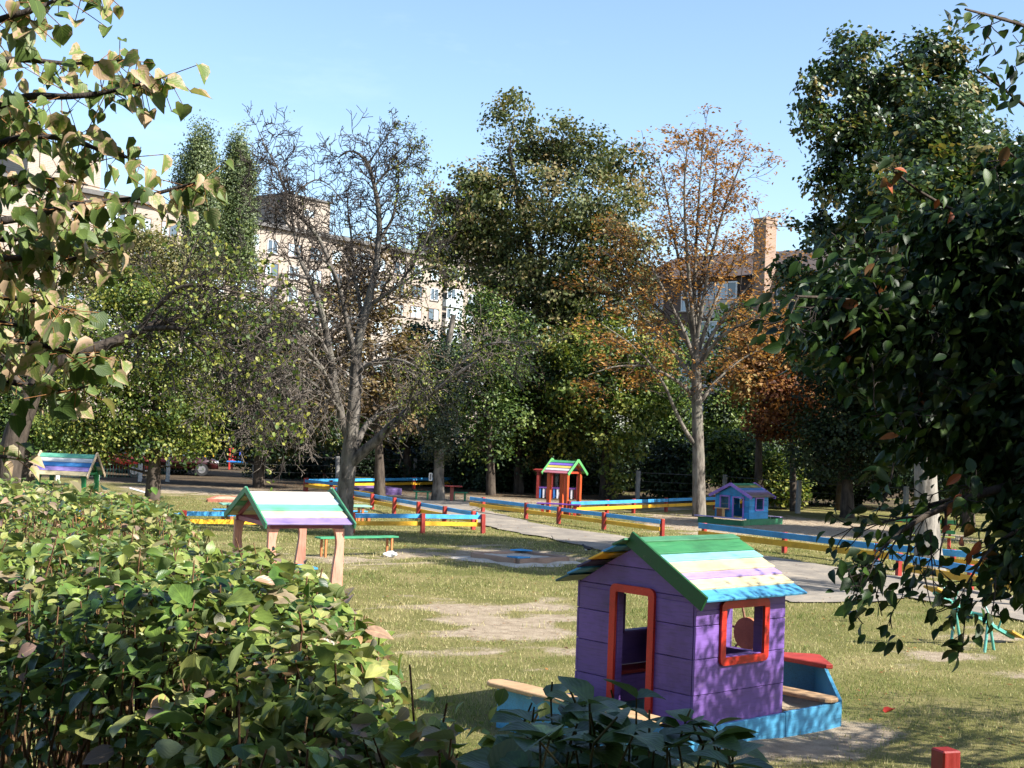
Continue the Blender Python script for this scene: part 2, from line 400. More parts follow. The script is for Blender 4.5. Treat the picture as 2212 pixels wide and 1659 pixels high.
# ================================================================== fences
BLUE = paint(C_BLUE, .25); YEL = paint(C_YEL, .3); RED = paint(C_RED, .3, grain=(40, 40, 3))
FG = 'blue and yellow rail fences'
def fence(label, posts, rails, side=1, hp=.52, pw=.11, rh=.115):
    """posts: ground points; rails: (from, to, 'b'|'y') in post numbers, may run past; side: which face carries the rails."""
    t = thing('rail_fence', label, 'fence', (posts[0][0], posts[0][1], 0), 0, FG)
    o = Vector((posts[0][0], posts[0][1], 0)); P = [Vector((p[0], p[1], 0)) - o for p in posts]
    for i, p in enumerate(P):
        d = (P[min(i+1, len(P)-1)] - P[max(i-1, 0)]).normalized(); R = Matrix((d, Vector((0, 0, 1)).cross(d), (0, 0, 1))).transposed()
        lean = Euler((random.uniform(-.03, .03), random.uniform(-.03, .03), 0)).to_matrix()
        MB().box(p + Vector((0, 0, hp/2 - .04)), (pw, pw, hp + .08), R @ lean, .008).build('post', RED, t)
    def at_(f):
        if f < 0: return P[0] + (P[0]-P[1])*(-f)
        if f > len(P)-1: return P[-1] + (P[-1]-P[-2])*(f-len(P)+1)
        i = min(int(f), len(P)-2); return P[i].lerp(P[i+1], f - i)
    for k, (f0, f1, w) in enumerate(rails):
        p, q = at_(f0), at_(f1); d = (q-p).normalized(); n = Vector((0, 0, 1)).cross(d)*side
        off = n*(pw/2 + .021 + .002*(k % 3)); z0 = .435 if w == 'b' else .235
        dz = random.uniform(-.008, .008)
        MB().bar(p + off + Vector((0, 0, z0+dz)), q + off + Vector((0, 0, z0-dz)), .038, rh, bev=.004).build('rail', BLUE if w == 'b' else YEL, t)
    return t
g2 = lambda *a: tuple(G(*a))[:2]
def lerp_posts(p, q, n): return [tuple(np.array(p)*(1-t) + np.array(q)*t) for t in np.linspace(0, 1, n)]
# a: behind the striped shelter
fa = lerp_posts((-10.2, 34.15), (-4.08, 36.6), 4)[:-1] + [(-4.08, 36.6), (-2.27, 37.4), (-0.65, 38.05)]
fence('sunlit rail fence running behind the striped table shelter and the bare tree', fa, [(-.2, 3.02, 'b'), (-.2, 3.02, 'y'), (3.03, 4.0, 'b'), (3.03, 4.0, 'y'), (4.01, 5, 'b'), (4.01, 5, 'y')], side=1)
fb = lerp_posts((-6.4, 50.6), (-0.95, 39.2), 7)
fence('shaded rail fence slanting away behind the bare tree along the path edge', fb, [(0, 6.05, 'b'), (0, 6.05, 'y')], side=1)
fc = [(-0.83, 47.3), (.62, 44.9), (1.62, 43.2), (2.9, 41.2), (4.4, 39.05)]
fence('rail fence with five red posts crossing in front of the red roofed stand', fc, [(-.28, 4, 'b'), (-.28, 4, 'y')], side=-1)
fd = [(2.1, 47.0), (3.53, 48.9), (4.6, 50.3), (6.0, 52.2), (8.3, 55.3), (9.8, 57.3)]
fence('sunlit rail fence running from the red stand behind the orange tree to the blue playhouse', fd, [(0, 3, 'b'), (0, 3, 'y'), (3.01, 5, 'b'), (3.01, 5, 'y')], side=-1)
fe_ = lerp_posts((5.43, 37.9), (8.86, 33.0), 3)[:-1] + lerp_posts((8.86, 33.0), (13.2, 29.5), 4)
fence('long rail fence in front of the blue playhouse passing the grey trunk', fe_, [(-.05, 2, 'b'), (-.05, 2, 'y'), (2.01, 5, 'b'), (2.01, 5, 'y')], side=-1, rh=.15)
ff_ = [(8.6, 30.2), (9.4, 27.9), (10.4, 25.2)]
fence('short rail fence at the right edge of the path beside the seesaw', ff_, [(-.1, 2, 'b'), (.1, 2, 'y')], side=-1, rh=.15)
fg = [(-8.42, 57.3), (-5.76, 61.0), (-4.3, 63.0), (-1.9, 66.4)]
fence('far rail fence in the shade beyond the bare tree', fg, [(0, 3, 'b'), (0, 3, 'y')], side=-1)
fh = [(-8.3, 56.9), (-7.1, 55.4), (-5.0, 52.4)]
fence('far broken rail fence with one yellow rail ending at a tall red post', fh, [(0, 1.3, 'b'), (0, 2.1, 'y')], side=-1, hp=.56)
# lone post in the foreground
rp = MB().box((0, 0, .22), (.165, .165, .62), None, .012).build('fence_post', paint((0.20, .014, .011), .25, grain=(40, 40, 3)))
rp.location = (3.50, 10.85, 0); rp.rotation_euler = (0, 0.0, .35)
tag(rp, 'thick red wooden post standing alone at the bottom right corner', 'post')
# ================================================================== playhouses
def cut_row(lo, hi, holes):
    """1-D interval minus holes."""
    segs = [(lo, hi)]
    for a, b_ in holes:
        out = []
        for s0, s1 in segs:
            if b_ <= s0 or a >= s1: out.append((s0, s1)); continue
            if a > s0: out.append((s0, a))
            if b_ < s1: out.append((b_, s1))
        segs = out
    return [s for s in segs if s[1]-s[0] > .01]
def wall_rows(z0, z1, rows, holes_zy):
    """plank rows split at hole edges: yields (za, zb, [(a, b)...])."""
    zs = [z0] + [z0 + (z1-z0)*r for r in rows] + [z1]
    for za, zb in zip(zs[:-1], zs[1:]):
        yield za, zb, holes_zy
def plank_wall(t, mat, axis, const, lo, hi, z0, z1, rows, holes, th=.028, gap=.006, gable=None):
    """horizontal planks; axis 0: wall runs along x at y=const, axis 1: along y at x=const.
    holes: (a, b, za, zb). gable(zr)-> (lo, hi) trims planks above z1."""
    zs = [z0] + [z0 + (z1-z0)*r for r in rows] + [z1]
    for za, zb in zip(zs[:-1], zs[1:]):
        cuts = sorted({za + gap/2, zb - gap/2} | {h for H in holes for h in (H[2], H[3]) if za + .03 < h < zb - .03})
        pieces = []
        base = cut_row(lo, hi, [])
        for ca, cb in zip(cuts[:-1], cuts[1:]):
            mid = (ca+cb)/2
            for s0, s1 in cut_row(lo, hi, [(H[0], H[1]) for H in holes if H[2] < mid < H[3]]):
                pieces.append((s0, s1, ca, cb))
        # merge vertically equal spans so a plank beside a window stays one plank
        merged = []
        for p in pieces:
            for m_ in merged:
                if abs(m_[0]-p[0]) < 1e-6 and abs(m_[1]-p[1]) < 1e-6 and abs(m_[3]-p[2]) < 1e-6: m_[3] = p[3]; break
            else: merged.append(list(p))
        for s0, s1, ca, cb in merged:
            jit = random.uniform(-.004, .004)
            if axis == 0: c, d = ((s0+s1)/2, const+jit, (ca+cb)/2), (s1-s0, th, cb-ca)
            else: c, d = (const+jit, (s0+s1)/2, (ca+cb)/2), (th, s1-s0, cb-ca)
            MB().box(c, d, None, .003).build('wall_plank', mat, t)

def roof_slope(t, mats, x0, x1, yr, zr, ye, ze, th=.022, lap=.03, name='roof_board', stag=.012, widths=None):
    """lapped boards from the ridge (yr, zr) down to the eave (ye, ze); lower boards tuck under upper ones."""
    n = len(mats); ws = widths or [1.0]*n; tot = sum(ws); f = 0.0
    d = Vector((0, ye-yr, ze-zr)); Ls = d.length; dn = d.normalized(); nrm = Vector((0, -dn.z, dn.y))
    if nrm.z < 0: nrm = -nrm
    for i, m in enumerate(mats):
        f0 = f; f += ws[i]/tot
        a = Vector((0, yr, zr)) + d*f0 - dn*(lap if i else 0); b_ = Vector((0, yr, zr)) + d*f
        a = a + nrm*(.004); b_ = b_ + nrm*(.004 + .020)
        e0, e1 = random.uniform(-stag, stag), random.uniform(-stag, stag)
        y = (b_-a).normalized(); x = Vector((1, 0, 0)); z = x.cross(y)
        R = Matrix((x, y, z)).transposed()
        MB().box((a+b_)/2 + Vector(((x0+e0+x1+e1)/2, 0, 0)), (x1+e1-x0-e0, (b_-a).length, th), R, .003).build(name, m, t)

PUR = paint(C_PURP, .30, grain=(3, 3, 34)); REDF = paint((0.52, .028, .014), .2, .35)
LBL = paint(C_LBLUE, .35); TAN = paint(C_TAN, .35); GRN = paint(C_GREEN, .3)
# ---- purple playhouse with its boat shaped sand tray
ph = thing('playhouse', 'purple wooden playhouse with red window frame, striped roof and pale blue boat base', 'playhouse', (1.76, 12.7, 0), .73)
X1, Y1, ZB, ZT, ZR = 1.34, 1.52, .20, 1.42, 1.84
rows = [.26, .53, .78]
plank_wall(ph, PUR, 0, 0.0, 0.0, X1, ZB, ZT, rows, [(.41, .98, .84, 1.29)])
plank_wall(ph, PUR, 0, Y1, 0.0, X1, ZB, ZT, rows, [(.60, 1.04, .88, 1.26)])
plank_wall(ph, PUR, 1, 0.014, .017, Y1-.017, ZB, ZT-.01, rows, [(.55, .99, ZB-.1, 1.36)])
plank_wall(ph, PUR, 1, X1-.014, .017, Y1-.017, ZB, ZT-.01, rows, [(.30, .64, .78, 1.25)])
for xg in (0.014, X1-.014):       # gable triangles, two boards
    zc = 1.62; fy = lambda z: (z-ZT)/(ZR-ZT)*(Y1/2)
    y0, y1 = .02, Y1-.02; ya, yb = fy(zc), Y1-fy(zc)
    MB().prism([(y0, ZT), (y1, ZT), (yb, zc), (ya, zc)], (xg, 0, -.008), (0, 1, 0), (0, 0, 1), (1, 0, 0), .028, .003).build('gable_board', PUR, ph)
    MB().prism([(ya+.005, zc), (yb-.005, zc), (Y1/2, ZR-.02)], (xg, 0, -.003), (0, 1, 0), (0, 0, 1), (1, 0, 0), .028, .003).build('gable_board', PUR, ph)
for x, y in ((.045, .045), (X1-.045, .045), (.045, Y1-.045), (X1-.045, Y1-.045)):
    MB().box((x, y, (ZB+ZT)/2 - .01), (.055, .055, ZT-ZB-.02), None, .004).build('corner_post', PUR, ph)
# red frames
MB().ring(.72, .60, .072, .06, (.695, -.030, 1.065), (1, 0, 0), (0, 0, 1), (0, 1, 0), .030).build('window_frame', REDF, ph)
dfm = MB(); dfm.ring(.58, 1.34, .075, .07, (-.016, .77, .77), (0, 1, 0), (0, 0, 1), (1, 0, 0), .032)
dfm.build('door_frame', REDF, ph)
# reveals seen through the openings
for (a, b_, za, zb, yy) in ((.41, .98, .84, 1.29, .045), (.60, 1.04, .88, 1.26, Y1-.045)):
    for c, d in (((a-.012, yy, (za+zb)/2), (.024, .09, zb-za)), ((b_+.012, yy, (za+zb)/2), (.024, .09, zb-za)), (((a+b_)/2, yy, za-.012), (b_-a+.04, .09, .024))):
        MB().box(c, d, None, .002).build('window_lining', PUR, ph)
for c, d in (((X1-.045, .285, 1.015), (.09, .03, .47)), ((X1-.045, .655, 1.015), (.09, .03, .47)), ((X1-.045, .47, .765), (.09, .4, .03)), ((.05, .995, .78), (.08, .03, 1.15)), ((.05, .545, .78), (.08, .03, 1.15))):
    MB().box(c, d, None, .002).build('opening_lining', PUR, ph)
# inner bench and floor
MB().box((.67, 1.30, .52), (1.2, .26, .035), None, .004).build('inner_bench', paint((.30, .02, .015), .2), ph)
MB().box((.67, 1.18, .36), (1.2, .03, .26), None, .003).build('inner_bench_front', PUR, ph)
# roof
sl = (ZR-ZT)/(Y1/2); ov = .17
cols = [C_GREEN, (.035, .17, .06), C_CYAN, C_CREAM, C_LILAC, C_CREAM, C_LBLUE]
roof_slope(ph, [paint(c, .2) for c in cols], -.05, X1+.11, Y1/2, ZR+.055, -ov, ZT-sl*ov+.055, lap=.025, widths=[.6, 1.2, .75, 1.05, .65, .95, 1.05])
roof_slope(ph, [paint(c, .2) for c in (C_GREEN, C_BLUE, C_YEL, (.05, .04, .12), C_BLUE, (.03, .1, .12))], -.16, X1+.11, Y1/2, ZR+.05, Y1+ov, ZT-sl*ov+.05, lap=.03)
BRG = paint((.012, .085, .022), .25)
p, q = Vector((-.085, Y1/2+.01, ZR+.06)), Vector((-.085, -ov-.01, ZT-sl*(ov+.01)+.06))
MB().bar(p, q, .03, .15, up=(0, .5, 1), bev=.003).build('barge_board', BRG, ph)
# boat base
hb = lambda name, p, q, h, m=LBL, zb=-.02, th=.04: MB().bar((p[0], p[1], zb + h/2), (q[0], q[1], zb + h/2), th, h, bev=.004).build(name, m, ph)
hb('hull_board', (-.02, -.045), (X1-.01, -.045), .25); hb('hull_board', (X1-.004, -.045), (2.26, -.045), .26)
hb('hull_board', (-.74, -.20), (-.03, -.05), .25)
hb('hull_board', (-.74, 1.78), (0, 1.57), .30); hb('hull_board', (0.005, 1.57), (2.26, 1.57), .25)
hb('stern_board', (-.77, -.20), (-.77, 1.80), .40)
hb('threshold_board', (-.045, .02), (-.045, 1.5), .20)
for s in (0, 1):                 # bow boards rise to the tip
    ya = -.045 if s == 0 else 1.57
    a, b_ = Vector((2.265, ya, 0)), Vector((2.98, .762, 0)); d = (b_-a); Lb = d.length; d.normalize()
    MB().prism([(0, -.02), (Lb, -.02), (Lb, .50), (Lb*.62, .47), (0, .26)], a, d, (0, 0, 1), Vector((0, 0, 1)).cross(d), .04, .004).build('bow_board', LBL, ph)
MB().prism([(2.50, .30), (2.56, .26), (2.99, .72), (2.99, .80), (2.56, 1.27), (2.50, 1.23)], (0, 0, .525), (1, 0, 0), (0, 1, 0), (0, 0, 1), .05, .008).build('bow_seat', paint((.42, .05, .035), .3), ph)
def plank_seat(x0, x1, y0, y1, z, name='plank_seat'):
    w = x1-x0; r = w*.42; P = []
    for k in range(7):
        a = math.pi + math.pi*k/6; P.append((w/2 + r*1.15*math.cos(a)*1.0, r + (r)*math.sin(a)))
    Q = [(x0 + px, y0 + py) for px, py in P] + [(x0 + w - px + 0, y1 - py) for px, py in P]
    MB().prism(Q, (0, 0, z), (1, 0, 0), (0, 1, 0), (0, 0, 1), .042, .008).build(name, TAN, ph)
plank_seat(-.90, -.62, -.28, 1.92, .415); plank_seat(1.98, 2.24, -.10, 1.62, .275)
sandm, N, L, b = new_mat('sand'); n1 = noise(N, L, 5, 6, .65); n2 = noise(N, L, 90, 3, .6)
sr = ramp(N, [(.3, (.30, .235, .16)), (.7, (.50, .41, .29))]); L.new(n1.outputs[0], sr.inputs[0]); L.new(sr.outputs[0], b.inputs['Base Color'])
b.inputs['Roughness'].default_value = .95; b.inputs['Specular IOR Level'].default_value = .1
bump(N, L, b, math_n(N, L, 'ADD', n1.outputs[0], math_n(N, L, 'MULTIPLY', n2.outputs[0], .3)), .9, .05)
def sand_sheet(name, x0, x1, y0, y1, z, parent, amp=.035, clipf=None, n=28, m=28, seed=1):
    x, y = np.meshgrid(np.linspace(x0, x1, n), np.linspace(y0, y1, m), indexing='ij')
    if clipf is not None: y = clipf(x, y)
    zz = z + amp*fbm2(x, y, 4.5, seed); i = np.arange(n*m).reshape(n, m)
    f = np.stack([i[:-1, :-1], i[1:, :-1], i[1:, 1:], i[:-1, 1:]], -1).reshape(-1, 4)
    return link(name, mesh_np(name, np.stack([x, y, zz], -1).reshape(-1, 3), f, smooth=True), sandm, parent)
sand_sheet('sand', X1+.01, 2.9, -.02, 1.54, .09, ph, .03, lambda x, y: .762 + (y-.762)*np.clip((2.98-x)/.72, 0, 1))
sand_sheet('sand', -.74, -.07, -.05, 1.55, .07, ph, .02, seed=4)
# wheel on the bow side
wm = paint((.45, .17, .07), .3)
w_ = MB(); w_.cyl((1.80, .82, .85), (1.84, .82, .85), .17, n=20); wheel = w_.build('steering_wheel', wm, ph)
for k in range(6):
    a = k*math.pi/3 + .25; u = Vector((0, math.cos(a), math.sin(a)))
    MB().cyl(Vector((1.82, .82, .85)) + u*.05, Vector((1.82, .82, .85)) + u*.29, .016, .012, 8).build('wheel_handle', paint((.22, .09, .04), .2), wheel)
MB().box((1.90, .82, .43), (.08, .09, .86), None, .006).build('wheel_post', wm, ph)
# dry weeds etc. stay with the ground

# ---- blue playhouse
bh = thing('playhouse', 'small bright blue playhouse with lilac trim, scalloped barge boards and green base', 'playhouse', (8.05, 46.0, 0), .80)
BLH = paint((.03, .30, .62), .3, grain=(3, 3, 34)); LIL = paint((.30, .17, .55), .2); BGRN = paint((.03, .20, .09), .35)
bx, by, b0, bt, br = 1.12, 1.36, .19, .96, 1.30
plank_wall(bh, BLH, 0, 0, 0, bx, b0, bt, [.27, .55, .8], [(.36, .78, .50, .88)])
plank_wall(bh, BLH, 0, by, 0, bx, b0, bt, [.27, .55, .8], [])
plank_wall(bh, BLH, 1, .014, .017, by-.017, b0, bt-.01, [.27, .55, .8], [(.23, .62, b0-.1, .88), (.80, 1.14, .48, .90)])
plank_wall(bh, BLH, 1, bx-.014, .017, by-.017, b0, bt-.01, [.27, .55, .8], [(.80, 1.14, .48, .90)])
for xg in (.014, bx-.014):
    MB().prism([(.02, bt), (by-.02, bt), (by/2, br-.02)], (xg, 0, -.008), (0, 1, 0), (0, 0, 1), (1, 0, 0), .028, .003).build('gable_board', BLH, bh)
MB().ring(.50, .46, .05, .02, (.57, -.03, .69), (1, 0, 0), (0, 0, 1), (0, 1, 0), .03).build('window_frame', LIL, bh)
MB().ring(.42, .50, .05, .02, (-.018, .97, .69), (0, 1, 0), (0, 0, 1), (1, 0, 0), .03).build('window_frame', LIL, bh)
MB().ring(.47, .76, .05, .02, (-.018, .425, .54), (0, 1, 0), (0, 0, 1), (1, 0, 0), .03).build('door_frame', LIL, bh)
sl2 = (br-bt)/(by/2)
roof_slope(bh, [paint(c, .3) for c in ((.03, .17, .08), (.24, .22, .06), (.05, .20, .42), (.20, .18, .36), (.19, .12, .15), (.15, .115, .085))], -.10, bx+.14, by/2, br+.04, -.17, bt-sl2*.17+.04)
roof_slope(bh, [paint(c, .3) for c in ((.03, .25, .1), (.35, .34, .06), (.05, .25, .6), (.30, .26, .55))], -.10, bx+.14, by/2, br+.04, by+.17, bt-sl2*.17+.04)
for xb in (-.13, bx+.165):
    for s in (-1, 1):
        Lr = by/2 + .19; P = [(0, .05), (Lr, .05)]
        k = 9
        for i in range(k*3 + 1):
            f = 1 - i/(k*3); P.append((Lr*f, -.035 - .022*abs(math.sin(f*k*math.pi))))
        ex = Vector((0, s, -sl2)).normalized(); ez = Vector((1, 0, 0)); ey = Vector((0, 0, 1)) - ex*ex.z; ey.normalize()
        P = [(x*math.sqrt(1+sl2*sl2), y) for x, y in P]
        MB().prism(P, (xb, by/2, br+.03), ex, ey, ez, .025).build('barge_board', LIL, bh)
for p, q, h in (((-.03, -.05), (bx, -.05), .21), ((bx+.005, -.05), (1.95, -.05), .20), ((-.62, -.2), (-.04, -.06), .20), ((-.64, -.2), (-.64, 1.6), .19), ((-.62, 1.6), (0, 1.42), .20), ((1.95, -.03), (2.35, .66), .24), ((1.95, 1.42), (2.35, .70), .24)):
    MB().bar((p[0], p[1], h/2 - .02), (q[0], q[1], h/2 - .02), .04, h, bev=.004).build('base_board', BGRN, bh)
for xx, yy, dx, dy in ((-.66, .72, .18, 1.95), (1.9, .7, .18, 1.5)):
    MB().box((xx, yy, .225), (dx, dy, .03), None, .006).build('plank_seat', paint((.42, .34, .58), .3), bh)
# counter under its window
ct = MB(); ct.box((-.17, .98, .50), (.26, .44, .03), None, .004); ct.build('counter_top', paint((.55, .35, .14), .3), bh)
MB().cyl((-.26, .84, .17), (-.26, .84, .49), .05, n=10).build('counter_leg', paint((.62, .36, .14), .3), bh)
MB().box((-.10, 1.08, .33), (.10, .24, .32), None, .004).build('counter_side', paint((.30, .12, .05), .3), bh)

# ================================================================== table shelters
def shelter(label, loc, rz, Lx, W, ze, zr, roofs, barge, leg_m, beam_m, curvy=True, ovx=.16, ovy=.16, group='roofed table shelters', table=None, pairs=True, legw=.10):
    """gable roof on four legs; ridge along local x, origin at the middle."""
    t = thing('table_shelter', label, 'shelter', loc, rz, group)
    s = (zr-ze)/(W/2)
    for sg in (-1, 1):
        roof_slope(t, [paint(c, .15) for c in (roofs if sg < 0 else roofs[::-1])], -Lx/2, Lx/2, 0, zr, sg*W/2, ze, lap=.025)
    for x in (-Lx/2-.02, Lx/2+.02):
        for sg in (-1, 1):
            MB().bar((x, -sg*.0, zr+.045), (x, sg*(W/2+.06), ze-s*.06+.03), .03, .10, up=(0, sg*.3, 1), bev=.003).build('barge_board', barge, t)
    xl, yl = Lx/2-ovx, W/2-ovy; zb = ze+s*ovy-.05
    for sg in (-1, 1):
        MB().bar((-xl-.05, sg*yl, zb-.03), (xl+.05, sg*yl, zb-.03), .07, .09, bev=.004).build('beam', beam_m, t)
        MB().bar((sg*xl, -yl+.04, zb-.031), (sg*xl, yl-.04, zb-.031), .06, .07, bev=.004).build('cross_beam', beam_m, t)
        for sy in (-1, 1):
            MB().bar((sg*xl, sy*yl*.98, zb+.02), (sg*xl, sy*.03, zr-.05), .05, .06, bev=.003).build('rafter', beam_m, t)
    for sx in (-1, 1):
        for sy in (-1, 1):
            h = zb-.075
            if curvy:
                P = [(-.075, -.03), (.075, -.03)]
                for k in range(13):
                    f = k/12; P.append((.072 + .034*math.sin(f*math.pi*1.55 + .3) + (.06*max(0, (f-.82)/.18)**2), f*h))
                P += [(-.075, h)]
                P = [(-x*sx, z) for x, z in P]
                MB().prism(P if sx < 0 else P[::-1], (sx*xl, sy*yl, 0), (1, 0, 0), (0, 0, 1), (0, 1, 0), .09, .006).build('leg', leg_m, t)
            else:
                MB().box((sx*xl, sy*yl, h/2-.02), (legw, legw, h+.04), None, .005).build('leg', leg_m, t)
    if table:
        tm, lm = table
        for k in range(3): MB().box((0, (k-1)*.2, .52), (Lx*.62, .18, .03), None, .004).build('table_board', tm, t)
        for x in (-Lx*.22, Lx*.22): MB().box((x, 0, .25), (.08, .3, .5), None, .004).build('table_leg', lm, t)
    return t
PINKL = paint((.60, .27, .19), .2, grain=(30, 30, 3)); MAUV = paint(C_MAUVE, .2)
a_, b_, c_ = A(568, 1138.7, 21.05), A(487, 1115.2, 23.07), A(766, 1138.7, 21.76)
ctr = (b_ + c_)/2; rz1 = math.atan2((c_-a_).y, (c_-a_).x)
shelter('striped table shelter with green barge boards and curved pink legs behind the hedge', (ctr.x, ctr.y, 0), rz1, 1.42, 2.05, 1.27, 1.73,
        [(.66, .61, .45), (.50, .63, .66), C_TEAL, (.66, .59, .40), C_LILAC], paint((.055, .22, .12), .2), PINKL, MAUV, table=(paint(C_BLUE, .2), MAUV))
cB = A(133, 1010, 40.0)
shelter('small far shelter with teal, white and lilac roof boards and green legs at the left', (cB.x, 40.6, 0), -.06, 1.66, 1.35, 1.04, 1.66,
        [C_TEAL, (.60, .60, .58), (.05, .22, .5), C_LILAC, C_CREAM], paint((.55, .42, .28), .2), paint((.02, .19, .06), .2), paint((.02, .17, .06), .2), legw=.11)
rhc = (1.95, 47.9, 0)
shelter('tall red stand with a green edged striped gable roof behind the crossing fences', rhc, -.62, 1.05, 1.12, 1.42, 1.86,
        [(.06, .30, .12), (.17, .10, .45), (.55, .42, .09), (.62, .58, .62), (.36, .12, .15)], paint((.12, .42, .13), .2), paint(C_ORED, .2, grain=(30, 30, 3)), paint((.40, .05, .02), .2), curvy=False, legw=.12)
bt_ = thing('bench', 'purple bench board on red legs below the red roofed stand', 'bench', (1.75, 47.1, 0), -.12)
MB().box((0, 0, .40), (1.5, .30, .04), None, .005).build('seat', paint((.14, .05, .30), .2), bt_)
for x in (-.55, .55): MB().box((x, 0, .19), (.09, .22, .38), None, .004).build('leg', paint(C_RED, .3, grain=(40, 40, 3)), bt_)

# red pavilion behind the stand
pv = thing('play_pavilion', 'low dark red open pavilion with blue and white balusters behind the red stand', 'pavilion', (2.15, 59.0, 0), -.1)
PRD = paint((.26, .03, .025), .3)
for x in (-.85, -.28, .28, .85):
    for y in (-.5, .5): MB().box((x, y, .55), (.11, .11, 1.14), None, .005).build('post', PRD, pv)
for y in (-.5, .5):
    MB().box((0, y, 1.15), (1.9, .12, .07), None, .004).build('beam', PRD, pv); MB().box((0, y, .46), (1.62, .06, .05), None, .003).build('rail', paint((.16, .06, .30), .2), pv)
    for k in range(11): MB().box((-.74+.148*k, y, .23), (.07, .025, .42), None, .003).build('baluster', paint([(.05, .2, .55), (.65, .62, .66), (.30, .04, .03), (.42, .2, .05)][k % 4], .2), pv)
MB().box((0, 0, 1.205), (2.1, 1.3, .03), None, .004).build('roof_deck', PRD, pv)

# ================================================================== benches, tables, sandboxes
ORL = paint((.56, .20, .07), .2, grain=(30, 30, 3)); GSEAT = paint((.045, .25, .12), .2)
bn = thing('bench', 'low green plank bench with thin orange legs on the lawn', 'bench', (-3.25, 30.2, 0), math.atan2(1.7, 1.45)*.72)
for y in (-.075, .075): MB().box((0, y, .405), (1.95, .135, .035), None, .005).build('seat_plank', GSEAT, bn)
for x in (-.82, .82):
    for y in (-.1, .1): MB().box((x, y, .19), (.045, .045, .40), None, .003).build('leg', ORL, bn)
tb = thing('long_table', 'long pale green table with orange legs behind the fence by the bare tree', 'table', (-6.0, 39.3, 0), .38)
for y in (-.2, 0, .2): MB().box((0, y, .50), (4.3, .19, .04), None, .005).build('table_board', paint((.25, .50, .36), .2), tb)
for x in (-1.9, 0, 1.9):
    for y in (-.2, .2): MB().box((x, y, .24), (.07, .07, .5), None, .003).build('leg', ORL, tb)
for sgn, lab in ((-1, 'long blue bench on the near side of the pale green table'), (1, 'long blue bench on the far side of the pale green table')):
    lb = thing('long_bench', lab, 'bench', (-6.0 - sgn*.62*math.sin(.38)*1, 39.3 + sgn*.62*math.cos(.38), 0), .38, 'benches at the long table')
    MB().box((0, 0, .30), (4.5, .26, .035), None, .005).build('seat', BLUE, lb)
    for x in (-1.95, 0, 1.95): MB().box((x, 0, .14), (.08, .2, .29), None, .003).build('leg', ORL, lb)
def sandbox(label, loc, rz, w, l, h, mat, corner=None, sand=True, th=.12):
    t = thing('sandbox', label, 'sandbox', loc, rz, 'sandboxes')
    for c, d in (((0, -l/2, h/2), (w, th, h)), ((0, l/2, h/2), (w, th, h)), ((-w/2, 0, h/2), (th, l-th-.004, h-.004)), ((w/2, 0, h/2), (th, l-th-.004, h-.004))):
        MB().box((c[0], c[1], c[2]-.02), d, None, .008).build('side_board', mat, t)
    if corner:
        for sx, sy in ((-1, -1), (1, 1)):
            q = .36; MB().prism([(0, 0), (-sx*q, 0), (0, -sy*q)] if sx*sy > 0 else [(0, 0), (0, -sy*q), (-sx*q, 0)], (sx*w/2, sy*l/2, h+.0), (1, 0, 0), (0, 1, 0), (0, 0, 1), .03, .003).build('corner_seat', corner, t)
    if sand: sand_sheet('sand', -w/2, w/2, -l/2, l/2, h*.62, t, .018, seed=int(abs(loc[1])))
    return t
WTH = paint((.34, .225, .165), .45, .7)
psand, N, L, b = new_mat('pale_sand'); n1 = noise(N, L, 7, 6, .65); sr = ramp(N, [(.3, (.36, .31, .25)), (.7, (.56, .50, .41))]); L.new(n1.outputs[0], sr.inputs[0]); L.new(sr.outputs[0], b.inputs['Base Color']); b.inputs['Roughness'].default_value = .95
bump(N, L, b, n1.outputs[0], .9, .05)
sbx = sandbox('square weathered sandbox with blue corner seats on the lawn', (.32, 30.6, 0), .74, 1.5, 1.5, .15, WTH, BLUE, sand=False, th=.12)
so_ = sand_sheet('sand', -.75, .75, -.75, .75, .085, sbx, .020, seed=3); so_.data.materials.clear(); so_.data.materials.append(psand)
nn_, mm_ = 40, 8; an_ = np.linspace(0, 2*np.pi, nn_, endpoint=False); V_ = []
for j_ in range(mm_):
    rr_ = .822/np.maximum(np.abs(np.cos(an_)), np.abs(np.sin(an_))) + (.34 + .16*np.sin(an_*3 + 1) + .10*np.sin(an_*7))*j_/(mm_-1); V_.append(np.stack([rr_*np.cos(an_), rr_*np.sin(an_), (.030 + .015*np.sin(an_*5))*(1 - j_/(mm_-1))**1.3 - .012*(j_ == mm_-1) + .008*np.sin(an_*9 + j_)], 1))
ii_ = np.arange(nn_*mm_).reshape(mm_, nn_); F_ = np.stack([ii_[:-1], ii_[1:], np.roll(ii_[1:], -1, 1), np.roll(ii_[:-1], -1, 1)], -1).reshape(-1, 4)
link('spilled_sand', mesh_np('spilled_sand', np.concatenate(V_), F_, smooth=True), psand, sbx)
sandbox('purple sided sandbox in the shade beyond the bare tree', (-5.7, 57.4, 0), .5, 1.9, 1.9, .28, paint((.16, .10, .27), .3))
sandbox('flat pale red sandbox frame on the lawn at the left', (-9.6, 48.6, 0), .05, 1.5, 2.2, .12, paint((.52, .19, .13), .4))
rt = thing('small_table', 'small red table beside the ivy clad trunk', 'table', (-2.2, 54.2, 0), .1)
MB().box((0, 0, .56), (.8, .5, .04), None, .005).build('table_top', paint((.42, .06, .05), .3), rt)
MB().box((0, 0, .27), (.14, .14, .54), None, .005).build('leg', paint((.45, .12, .09), .3, grain=(40, 40, 3)), rt)
